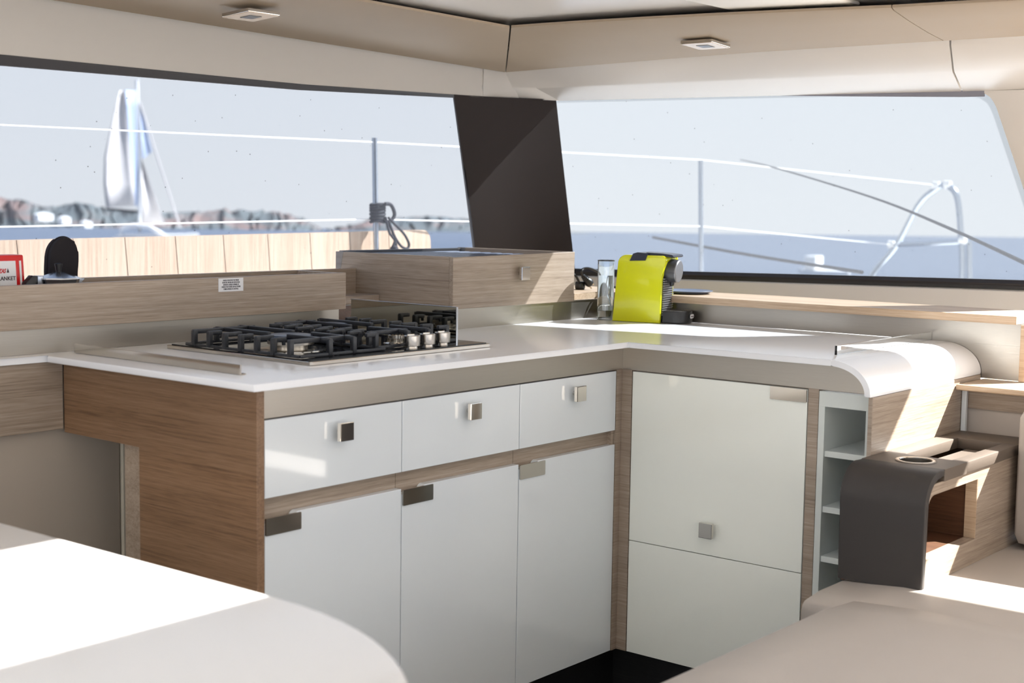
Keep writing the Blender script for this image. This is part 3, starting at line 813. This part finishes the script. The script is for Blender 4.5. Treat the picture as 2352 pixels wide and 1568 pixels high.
# power cord with plug lying on the shelf
t = thing('power_cord', 'black power cord and two-pin plug curling over the corner shelf', 'cord', (.5, .50, .998))
PY = .53
cord = [(.541, PY, 1.041), (.536, PY, 1.053), (.546, PY, 1.061), (.562, PY-.01, 1.062), (.585, PY-.02, 1.054), (.605, PY-.03, 1.038), (.622, PY-.04, 1.016), (.636, PY-.06, 1.003), (.65, PY-.09, 1.003), (.66, PY-.14, 1.008), (.655, PY-.19, 1.002)]
link('cable', tube(new(), cord, .0038, 10), 'black_plastic', t, True)
link('cable', tube(new(), [(.520, .437, .9985), (.508, .432, .990), (.494, .428, .965), (.490, .425, .945), (.497, .418, .929), (.515, .40, .9245), (.535, .38, .9245)], .0032, 8), 'black_plastic', t, True)
link('cable', tube(new(), [(.47, PY+.02, 1.065), (.50, PY+.02, 1.052), (.525, PY+.015, 1.040), (.54, PY+.012, 1.020)], .0038, 8), 'black_plastic', t, True)
bm = new(); d = Vector((.047, -.01, -.040)).normalized(); pc = Vector((.541, PY, 1.041))
lathe(bm, [(0, 0), (.005, 0), (.0065, .010), (.0095, .022), (.012, .026), (.0135, .038), (.012, .042), (0, .043)], pc, d, 20)
for k in range(4): lathe(bm, [(.0055+k*.0009, .002+k*.005), (.0078+k*.001, .004+k*.005), (.0058+k*.0009, .006+k*.005)], pc, d, 20)
pg = link('plug', bm, 'black_plastic', t, True)
bm = new()
for s_ in (-1, 1): cyl(bm, pc+d*.042+Vector((.005, 0, .006))*s_, .0022, .012, d, 10)
link('plug_pin', bm, 'brass_pin', pg, True)
bm = new(); lathe(bm, [(0, 0), (.014, 0), (.016, .006), (.015, .020), (.012, .024), (0, .024)], (.556, PY+.02, .997), (0, 0, 1), 20)
link('socket_cap', bm, 'black_plastic', t, True)
# plate on the front shelf
bm = new(); lathe(bm, [(0, .002), (.05, .002), (.066, .006), (.075, .0095), (.076, .0085), (.066, .003), (.05, 0), (0, 0)], (.668, .235, .9968), (0, 0, 1), 48)
tag(link('plate', bm, 'plate_blue', None, True), 'shallow blue-grey plate on the front shelf behind the coffee machine', 'plate')

# ------------------------------------------------------------ things in the tray
t = thing('moka_pot', 'aluminium moka pot with a faceted lid, in the tray', 'coffee pot', (-1.146, .73, .99))
def facet(prof, c, seg=8, rot=PI/8):
    bm = new(); rings = []
    for r, h in prof:
        rings.append([bm.verts.new(Vector(c)+Vector((r*math.cos(2*PI*i/seg+rot), r*math.sin(2*PI*i/seg+rot), h))) for i in range(seg)])
    for a, b_ in zip(rings, rings[1:]):
        for i in range(seg): bm.faces.new((a[i], a[(i+1) % seg], b_[(i+1) % seg], b_[i]))
    bm.faces.new(rings[0][::-1]); bm.faces.new(rings[-1]); return bm
P = (-1.146, .73, .991)
pb = link('pot_body', facet([(.045, 0), (.036, .03), (.033, .04), (.040, .06), (.045, .080), (.0462, .083)], P), 'aluminium', t)
link('spout', prism(new(), [(-1.104, 1.0745), (-1.085, 1.0735), (-1.102, 1.056)], 'y', .722, .738), 'aluminium', pb)
ld = link('lid', facet([(.047, .0835), (.046, .0865), (.010, .0985), (.008, .0985)], P), 'aluminium', t)
bm = new(); lathe(bm, [(0, .0985), (.0055, .0985), (.009, .1165), (.004, .1185), (0, .1185)], P, (0, 0, 1), 12); link('lid_knob', bm, 'black_plastic', ld, True)
link('handle_clip', B(-1.203, -1.188, .722, .738, 1.055, 1.083, .002), 'aluminium', t)
link('handle', prism(new(), [(-1.203, 1.083), (-1.216, 1.084), (-1.232, 1.068), (-1.238, 1.02), (-1.226, 1.02), (-1.219, 1.062), (-1.203, 1.066)], 'y', .720, .740, .003, 2), 'black_plastic', t, True)
t = thing('oven_mitt', 'black oven glove standing upright behind the moka pot', 'oven mitt', (-1.116, .785, .99))
pts = [(-1.150, .995), (-1.155, 1.07), (-1.154, 1.11), (-1.150, 1.135), (-1.140, 1.152), (-1.124, 1.163), (-1.106, 1.164), (-1.091, 1.156), (-1.082, 1.140), (-1.081, 1.11), (-1.084, 1.07), (-1.08, .995)]
bm = prism(new(), [(p.x, p.z) for p in smooth_path([(a, 0, b_) for a, b_ in pts], 3)], 'y', .768, .792, .005, 2)
link('glove', bm, 'mitt_black', t, True)
link('seam', tube(new(), [(a, .780, b_) for a, b_ in pts], .0025, 6), 'mitt_black', t)
t = thing('fire_blanket_box', 'red and white fire blanket case, cut off by the left edge', 'safety box', (-1.32, .765, .99))
def skew(bm):
    for v in bm.verts: v.co.x -= (v.co.z-1.08)*.05
    return bm
link('case', skew(B(-1.43, -1.2255, .742, .785, .991, 1.1285, .003)), 'red_box', t, True)
f = link('front_label', skew(B(-1.42, -1.2465, .7405, .7422, 1.0, 1.116)), 'paper_white', t)
link('side_stripe', skew(B(-1.2375, -1.233, .7405, .7422, 1.0, 1.116)), 'paper_white', t)
text('lettering', 'ZAS', .0125, (-1.2725, .7402, 1.0905), ROT_FRONT, 'ink_red', f, 'RIGHT', shear=.3, bold=.0005, xs=.72)
text('lettering', 'BLANKET', .0118, (-1.2485, .7402, 1.0745), ROT_FRONT, 'ink_dark', f, 'RIGHT', bold=.00025, xs=.95)
bm = prism(new(), [(-1.2700, 1.091), (-1.2685, 1.0945), (-1.2675, 1.1005), (-1.2655, 1.0955), (-1.264, 1.091)], 'y', .7396, .7404); link('flame_mark', bm, 'ink_dark', f)

for nm, dx in (('moka_pot', .007), ('oven_mitt', .019), ('fire_blanket_box', .0105)): D.objects[nm].location.x += dx

# ------------------------------------------------------------ armrest and sofa
t = thing('armrest', 'boxy armrest with dark leather front, cup holder and open side', 'armrest', (.15, -.79, .47))
X0, X1, Y0, Y1, Z0, Z1 = -.168, .452, -.882, -.6985, .462, .700
# wooden core with side window
R = .058; th = .018
def wrap_profile(xf, zt, r, n=10): return [(xf+r-r*math.cos(a), zt-r+r*math.sin(a)) for a in [PI/2*i/n for i in range(n+1)]]
core_top = .6895
outer = [(X0+.001, Z0)]+wrap_profile(X0+.001, core_top, R-.008)+[(X1, core_top), (X1, Z0)]
inner = rrect(X0+.012, .1125, .5325, .6665, .03, 6, (0, 0, 0, 1))
bm = new(); ring_prism(bm, outer, inner, 'y', Y0, Y0+.026); link('side_board', bm, 'oak_x', t)
bm = new()
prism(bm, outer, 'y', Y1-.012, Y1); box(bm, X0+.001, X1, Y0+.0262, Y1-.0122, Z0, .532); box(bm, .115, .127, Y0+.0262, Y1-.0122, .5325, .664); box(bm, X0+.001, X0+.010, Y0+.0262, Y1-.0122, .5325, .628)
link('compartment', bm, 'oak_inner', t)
link('opening_edge', B(.1105, .1123, Y0+.0005, Y0+.0262, .5328, .6662), 'oak_edge', t)
# leather wrap: front plate with rounded shoulder flowing into the top
o_ = [(X0-th, Z0+.008)]+wrap_profile(X0-th, .716, R+.012)+[(-.09, .716)]
i_ = [(-.09, .701)]+wrap_profile(X0, .701, R)[::-1]+[(X0, Z0+.008)]
bm = prism(new(), o_+i_, 'y', Y0-.006, Y1-.001, .004, 3)
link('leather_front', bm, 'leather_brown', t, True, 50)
# leather top frame with tray slot
bm = new(); sx0, sx1, sy0, sy1 = .030, .335, -.852, -.745
ring_prism(bm, rrect(-.0898, sx0, Y0-.006, Y1-.001, .001, 1), [(-.035+.0362*math.cos(a), -.800+.0362*math.sin(a)) for a in [2*PI*k/40 for k in range(40)]], 'z', .6905, .716)
for q in ((sx1, X1, Y0-.006, Y1-.001), (sx0, sx1, Y0-.006, sy0), (sx0, sx1, sy1, Y1-.001)):
    box(bm, q[0], q[1], q[2], q[3], .6905, .716, .0025, 2)
link('leather_top_lit', bm, 'leather_top_lit', t, True)
link('tray_liner', B(sx0+.004, sx1-.02, sy0+.001, sy1-.028, .690, .694), 'leather_top_lit', t)
bm = new(); c = (-.035, -.800, .7165)
lathe(bm, [(.0345, -.05), (.0345, 0), (.036, .002), (.042, .0022), (.044, .001), (.044, 0), (.0365, -.001), (.0365, -.052), (0, -.052), (0, -.0505), (.0345, -.05)], c, (0, 0, 1), 48)
link('cup_holder', bm, 'satin_knob', t, True)
bm = new(); lathe(bm, [(0, -.0005), (.0335, -.0005), (.0335, 0.0), (0, 0)], (c[0], c[1], .7172), (0, 0, 1), 32); bm.free()

tag(link('seat_cushion', cushion(-.374, .474, -2.2, -.700, .36, .474, .035, .006), 'beige_leather', None, True, 180), 'beige leather seat cushion behind, carrying the armrest, streaked by sun', 'cushion')
tag(link('seat_cushion', cushion(-1.7, -.375, -2.2, -.82, .40, .508, .045, .010), 'beige_leather', None, True, 180), 'large beige leather seat cushion in the foreground, bottom right', 'cushion')
tag(link('back_cushion', cushion(.285, .42, -2.1, -.895, .478, .817, .040, 0), 'beige_leather', None, True, 180), 'upright beige leather back cushion at the right edge', 'cushion')
t = thing('sofa_base', 'pale base under the beige seat cushions', 'sofa', (-.5, -1.6, 0))
bm = new(); box(bm, -1.66, -.385, -2.2, -.86, 0, .398, .004); box(bm, -.385, .45, -2.2, -.70, 0, .358, .004)
link('plinth', bm, 'panel_white', t)

# ------------------------------------------------------------ foreground table
t = thing('dining_table', 'white rounded table top in the left foreground, half in sunlight', 'table', (-2.3, -.3, 0))
r = .55
pts = rrect(-2.95, -1.682, -1.17, .42, r, 20, (1, 1, 0, 0))
bm = prism(new(), pts, 'z', .672, .72, .012, 5)
link('tabletop', bm, 'table_white', t, True)
link('leg', B(-2.42, -2.22, -.5, -.2, 0, .672, .01), 'steel_x', t)

# ------------------------------------------------------------ outside
C0 = Vector((-2.94457345, -2.04417262, 1.25787702))
# boat rail
t = thing('rail_stanchion', 'polished stanchion with a dark rope lashed round it, seen through the side window', 'stanchion', (1.13, 2.0, .6))
link('tube', tube(new(), [(1.150, 2.0, .6), (1.124, 2.0, 1.505)], .0115, 14, False), 'stainless', t, True)
t = thing('rail_stanchion', 'pale stanchion seen through the front window, left of the bow rail', 'stanchion', (3.42, 1.9, .6))
link('tube', tube(new(), [(3.43, 1.88, .5), (3.40, 1.9, 1.49)], .0125, 14, False), 'stainless', t, True)
def wire(name, pts, r, lab, grp=None, mat='wire_white'):
    o = link(name, tube(new(), pts, r, 8, False), mat, None, True); tag(o, lab, 'guard wire', grp); return o
wire('guard_wire', [(-6, 2.0, 1.40), (-.51, 2.0, 1.472), (1.124, 2.0, 1.488), (3.40, 1.9, 1.492), (6.25, 1.84, 1.418)], .0027, 'upper white guard wire outside both windows')
wire('guard_wire', [(-6, 2.031, 1.11), (-.517, 2.031, 1.157), (1.13, 2.031, 1.182), (3.41, 1.89, 1.150), (6.25, 2.13, 1.012)], .0027, 'lower white guard wire outside both windows')
# rope hank
bm = new(); ctr = Vector((1.135, 1.985, 1.215))
for k in range(6):
    z = 1.175+k*.013
    ring = [(ctr.x+.003+.028*math.cos(a)*1.1+.006, 2.0+.024*math.sin(a), z+.003*math.sin(2*a+k)) for a in [2*PI*i/12 for i in range(13)]]
    tube(bm, ring, .0068, 8, False)
tube(bm, [(1.15, 1.965, 1.245), (1.185, 1.965, 1.24), (1.205, 1.965, 1.20), (1.17, 1.965, 1.17), (1.15, 1.965, 1.19)], .0075, 8)
tube(bm, [(1.165, 1.96, 1.19), (1.20, 1.96, 1.165), (1.255, 1.96, 1.125), (1.285, 1.96, 1.085), (1.275, 1.96, 1.066), (1.24, 1.96, 1.075), (1.205, 1.96, 1.11), (1.18, 1.96, 1.15), (1.165, 1.96, 1.18)], .0055, 8)
tube(bm, [(1.15, 1.958, 1.18), (1.17, 1.958, 1.13), (1.20, 1.958, 1.10), (1.215, 1.958, 1.06), (1.24, 1.958, 1.02), (1.245, 1.958, .95)], .0055, 8)
tube(bm, [(1.195, 1.955, 1.12), (1.20, 1.955, 1.10), (1.185, 1.955, 1.07), (1.19, 1.955, 1.055)], .005, 8)
lathe(bm, [(0, -.018), (.012, -.014), (.019, 0), (.012, .014), (0, .018)], (1.195, 1.955, 1.062), (0, 1, .2), 14)
tag(link('rope_hank', bm, 'rope_dark', None, True), 'dark rope tied in loops round the stanchion', 'rope')
# stowed gangway: pale planks
t = thing('gangway_board', 'pale planked gangway board lashed outside the side window', 'gangway', (0, 2.09, .8))
xL, xR, zL = -1.6, 1.50, .80
def topz(x): return 1.115+(x+.436)*.0115
edges = [xL]+[-1.29, -1.075, -.862, -.648, -.436, -.230, -.028, .182, .395, .605, .817, 1.03, 1.25]+[xR]
for i in range(len(edges)-1):
    a, b_ = edges[i], edges[i+1]
    p = [(a+.002, zL), (b_-.002, zL), (b_-.002, topz(b_)), (a+.002, topz(a))]
    if i == len(edges)-2:
        p = [(a+.002, zL), (b_, zL)]+[(b_-.04+.04*math.cos(q), topz(b_)-.04+.04*math.sin(q)) for q in [PI/2*k/6 for k in range(7)]]+[(a+.002, topz(a))]
    # seams lean slightly
    link('plank', prism(new(), [(x-(z-1.11)*.09*(1 if 0 < i else 0), z) for x, z in p], 'y', 2.04, 2.075), 'teak_plank', t)
link('backing', B(xL, xR-.03, 2.078, 2.095, .82, 1.10), 'teak_plank', t)
# bow pulpit
t = thing('bow_rail', 'arched stainless bow rail seen at the right of the front window', 'railing', (6.2, 1.6, .6))
pul = [(6.25, 2.30, .70), (6.25, 2.241, .827), (6.25, 2.09, 1.012), (6.25, 1.947, 1.285), (6.25, 1.84, 1.385), (6.25, 1.78, 1.415), (6.25, 1.72, 1.395), (6.25, 1.676, 1.317), (6.25, 1.645, 1.10), (6.25, 1.625, .86), (6.25, 1.62, .60)]
link('arch_tube', tube(new(), pul, .020, 12), 'stainless', t, True)
link('cross_tube', tube(new(), [(6.25, 2.09, 1.012), (6.25, 1.634, 1.046)], .018, 12, False), 'stainless', t, True)
link('post', tube(new(), [(6.28, 1.60, 1.05), (6.28, 1.57, .60)], .018, 12, False), 'stainless', t, True)
for p in ((6.25, 1.83, 1.415), (6.25, 1.75, 1.42), (6.25, 2.13, 1.012), (6.25, 1.63, 1.055)):
    link('fitting', lathe(new(), [(0, -.03), (.026, -.02), (.028, .02), (0, .03)], p, (0, 1, 0), 12), 'wire_white', t, True)
o = link('bow_line', tube(new(), [(5.0, 2.60, 1.55), (3.6, 1.578, 1.456), (2.5, .525, 1.303), (1.9, -.041, 1.198), (1.45, -.485, 1.098), (1.25, -.68, 1.05)], lambda s: .0025+.0055*s, 8), 'rope_dark', None, True)
tag(o, 'taut dark line slanting down across the front window', 'rope')
o = link('deck_line', tube(new(), [(4.6, 2.98, 1.053), (3.4, 1.60, 1.013), (2.6, .598, .99)], .008, 8), 'rope_dark', None, True)
tag(o, 'fainter grey line low behind the front window', 'rope')
# deck outside, below the sills (bounces daylight)
tag(link('side_deck', B(-6, 1.4, .95, 2.1, .55, .6), 'boat_white'), 'white side deck below the side window', 'deck')
bm = prism(new(), [(1.25, -4), (3.2, -3.2), (7.0, 1.4), (6.8, 2.0), (3.4, 2.0), (1.42, 2.1)], 'z', .5, .55)
tag(link('fore_deck', bm, 'boat_white'), 'white foredeck below the front window', 'deck')

# sea, tilted with the trim of the boat
NS = Vector((.01334, .01435, .99981)).normalized()
S0 = Vector((0, 0, -1.55))
def sea_z(x, y): return S0.z-(NS.x*x+NS.y*y)/NS.z
bm = new()
rad = [0, 12, 60, 250, 900, 3000, 9000]; rings = []
for r_ in rad[1:]: rings.append([bm.verts.new((r_*math.cos(a), r_*math.sin(a), sea_z(r_*math.cos(a), r_*math.sin(a)))) for a in [2*PI*k/64 for k in range(64)]])
bm.faces.new(rings[0])
for a, b_ in zip(rings, rings[1:]):
    for k in range(64): bm.faces.new((a[k], a[(k+1) % 64], b_[(k+1) % 64], b_[k]))
o = link('sea', bm, 'sea_water'); tag(o, 'blue open sea up to the horizon', 'sea', None, 'stuff')
# coast: ridged headlands
def headland(name, pts, base, lab, mat='coast'):
    """pts: (x, y, crest height above the sea)"""
    bm = new(); P_ = smooth_path(pts, 14); f, c, k_ = [], [], []
    for i, p in enumerate(P_):
        n_ = noise.noise(Vector((i*.33, 3.1, 0)))*.16+noise.noise(Vector((i*.9, 8, 0)))*.10
        h = max(.4, p.z*(1+n_)); d = Vector((p.x-C0.x, p.y-C0.y, 0)).normalized()
        q = Vector((p.x, p.y, 0))
        for L_, off, hh in ((f, -base, -2), (c, -base*.35, h*.55), (k_, 0, h)):
            w = q+d*off+Vector((noise.noise(Vector((i*.5, off, 1))), noise.noise(Vector((i*.5, off, 4))), 0))*base*.15
            L_.append(bm.verts.new((w.x, w.y, sea_z(w.x, w.y)+hh)))
    bk = [bm.verts.new(v.co+Vector((60, 60, -v.co.z+sea_z(v.co.x, v.co.y)-2))) for v in k_]
    loft(bm, f, c); loft(bm, c, k_); loft(bm, k_, bk)
    return tag(link(name, bm, mat, None, True, 180), lab, 'coast')
def far(u, h, dist=1500):
    """direction by bearing across the side window, h = crest height"""
    a = math.radians(u); return (C0.x+dist*math.cos(a), C0.y+dist*math.sin(a), h)
hA = [(61.3, 29), (59.02, 27.1), (58.08, 25.5), (57.46, 19.7), (56.19, 24.6), (55.22, 19.8), (54.25, 17.6), (52.61, 17), (50.95, 19.8), (49.26, 19.6), (48.24, 16.4), (47.56, 10.4), (46.9, 2.5)]
headland('headland', [far(a, h) for a, h in hA], 90, 'low scrubby headland with red rocks and pale houses behind the sailboat')
hB = [(46.6, 1.5), (46.0, 4.5), (44.98, 11.6), (44.12, 15.1), (42.73, 18.3), (41.08, 15.7), (39.77, 12.5), (37.6, 4.6), (36.2, 1)]
headland('headland', [far(a, h, 1700) for a, h in hB], 90, 'further low blue-grey headland right of the stanchion')
# houses on the shore (small pale blocks)
for i, (a, d, h, w) in enumerate([(57.45, 1400, 12, 16), (56.7, 1400, 9, 9), (55.9, 1400, 5, 8)]):
    x, y, _ = far(a, 0, d); z = sea_z(x, y)
    bm = new(); box(bm, x-w/2, x+w/2, y-4, y+4, z+h-6, z+h)
    prism(bm, [(x-w/2-.5, z+h), (x+w/2+.5, z+h), (x, z+h+2)], 'y', y-4, y+4)
    tag(link('house', bm, 'boat_white'), ['widest pale house on the headland at far left', 'small pale house beside the widest one', 'small pale house nearer the sailboat'][i], 'house', 'pale houses on the headland')

# sailboat under way, 125 m off
O = Vector((69.21, 100.03, 0)); EX = Vector((.801, -.599, 0)); EN = Vector((.599, .801, 0))
zs0 = sea_z(O.x, O.y)
def SB(s, h, n=0): return O+EX*s+EN*n+Vector((0, 0, zs0+h))
t = thing('sailboat', 'white sailing catamaran with tall sails, seen blurred through the side window', 'sailboat', tuple(SB(2, 0)))
def hull(n, nm):
    bm = new(); rows = []
    for s, w, hb, ht in ((-.4, .5, .1, 1.7), (0, .7, 0, 1.9), (3, .8, -.3, 1.95), (5.6, .5, -.2, 2.05), (6.7, .08, .3, 2.15)):
        rows.append([SB(s, ht, n-w), SB(s, (hb+ht)/2, n-w*.9), SB(s, hb, n), SB(s, (hb+ht)/2, n+w*.9), SB(s, ht, n+w)])
    R_ = [[bm.verts.new(p) for p in r_] for r_ in rows]
    for a, b_ in zip(R_, R_[1:]):
        loft(bm, a, b_); bm.faces.new((a[0], b_[0], b_[-1], a[-1]))
    bm.faces.new(R_[0]); bm.faces.new(R_[-1][::-1]); return link(nm, bm, 'boat_white', t, True, 50)
hull(-1.6, 'hull'); hull(2.2, 'hull')
bm = new()
rows = [[SB(s, h, n) for n in (-1.8, 2.4)] for s, h in ((.2, 1.8), (.3, 2.6), (1.2, 2.9), (2.6, 2.8), (3.6, 2.2), (4.2, 1.8))]
slab(bm, rows, .3, (0, 0, -1)); link('cabin', bm, 'boat_white', t)
link('mast', tube(new(), [SB(1.82, 2.2), SB(1.70, 14.9)], .13, 8, False), 'boat_white', t)
link('boom', tube(new(), [SB(1.75, 3.9), SB(-.9, 4.1)], .12, 8, False), 'rope_dark', t)
def sail(nm, L_, R2, mat, belly):
    K = lambda s_: .8*(s_-1.9)
    rows = []
    for (a, b_) in zip(L_, R2):
        rows.append([SB(a[0]+(b_[0]-a[0])*k/6, a[1]+(b_[1]-a[1])*k/6, K(a[0]+(b_[0]-a[0])*k/6)+belly*math.sin(PI*k/6)) for k in range(7)])
    bm = new(); slab(bm, rows, .03, EN); return link(nm, bm, mat, t, True, 180)
hs = [0, .2, .45, .7, .88, 1]
leech = [(-.85, 4.25), (-1.0, 6.2), (-.92, 8.4), (-.45, 10.6), (0, 12.6), (.35, 13.9)]
mid = [(1.42, 4.4), (1.38, 6.2), (1.15, 8.4), (.95, 10.7), (.8, 12.7), (.72, 13.95)]
luff = [(1.70, 4.4), (1.70, 6.2), (1.66, 8.4), (1.64, 10.7), (1.62, 12.7), (1.6, 14.0)]
ms = sail('mainsail', leech, mid, 'sail_white', .5)
sl = sail('sail_panel', mid, luff, 'sail_grey', .1)
sail('jib', [(1.98, 3.0), (1.99, 5.5), (2.0, 8.3)], [(3.95, 2.75), (3.0, 5.5), (2.04, 8.3)], 'sail_white', .4)
link('forestay', tube(new(), [SB(1.92, 13.0), SB(5.15, 2.6)], .08, 8, False), 'sail_white', t)
sail('genoa_panel', [(2.02, 8.3), (1.96, 11), (1.92, 12.8)], [(2.9, 9.0), (2.4, 11), (1.98, 12.8)], 'sail_grey', .2)
x, y = 45, 22.9; z = sea_z(x, y)
t = thing('motorboat', 'small white boat low in the front window', 'boat', (45, 22.3, z))
bm = new(); R_ = []
zb_ = -1.28
for yy_, w, hb in ((21.3, .1, .08), (21.7, .45, 0), (22.9, .55, 0), (23.25, .4, 0)):
    R_.append([bm.verts.new((45-w, yy_, zb_+.24)), bm.verts.new((45, yy_, zb_+hb)), bm.verts.new((45+w, yy_, zb_+.24))])
for a, b_ in zip(R_, R_[1:]): loft(bm, a, b_); bm.faces.new((a[0], b_[0], b_[2], a[2]))
bm.faces.new(R_[0]); bm.faces.new(R_[-1][::-1]); link('hull', bm, 'boat_white', t)
link('canopy', B(44.7, 45.3, 22.5, 23.0, zb_+.24, zb_+.75, .05), 'boat_white', t)

# ------------------------------------------------------------ light
sd = D.lights.new('sun', 'SUN'); sd.energy = 15.5; sd.angle = .011; sd.color = (1, .955, .89)
so = D.objects.new('sun', sd); C.objects.link(so)
sd.color = (1, .965, .925); so.rotation_euler = Vector((-1, .65, -1)).to_track_quat('-Z', 'Y').to_euler()
w = D.worlds.new('sky'); bpy.context.scene.world = w; w.use_nodes = True
nt = w.node_tree; bg = nt.nodes['Background']
tc = nt.nodes.new('ShaderNodeTexCoord'); sp = nt.nodes.new('ShaderNodeSeparateXYZ'); nt.links.new(tc.outputs['Generated'], sp.inputs[0])
cr = nt.nodes.new('ShaderNodeValToRGB')
cr.color_ramp.elements[0].position = 0; cr.color_ramp.elements[0].color = (.90, .875, .84, 1)
cr.color_ramp.elements[1].position = .85; cr.color_ramp.elements[1].color = (.50, .60, .80, 1)
e = cr.color_ramp.elements.new(.12); e.color = (.86, .855, .85, 1)
e = cr.color_ramp.elements.new(.35); e.color = (.70, .75, .82, 1)
nt.links.new(sp.outputs['Z'], cr.inputs[0]); nt.links.new(cr.outputs[0], bg.inputs[0]); bg.inputs[1].default_value = 1.08

# ------------------------------------------------------------ camera
cd = D.cameras.new('camera'); co = D.objects.new('camera', cd); C.objects.link(co)
co.location = C0; co.rotation_euler = [math.radians(a) for a in (84.43128108, -.88019187, -50.67429636)]
cd.sensor_width = 36; cd.lens = 3272.12/2352*36; cd.clip_start = .05; cd.clip_end = 20000
cd.dof.use_dof = True; cd.dof.focus_distance = 3.55; cd.dof.aperture_fstop = 4.2
sc = bpy.context.scene; sc.camera = co
sc.view_settings.view_transform = 'Standard'; sc.view_settings.look = 'None'; sc.view_settings.gamma = 1
sc.view_settings.use_curve_mapping = False; sc.view_settings.exposure = 1.17
sc.cycles.transparent_max_bounces = 24
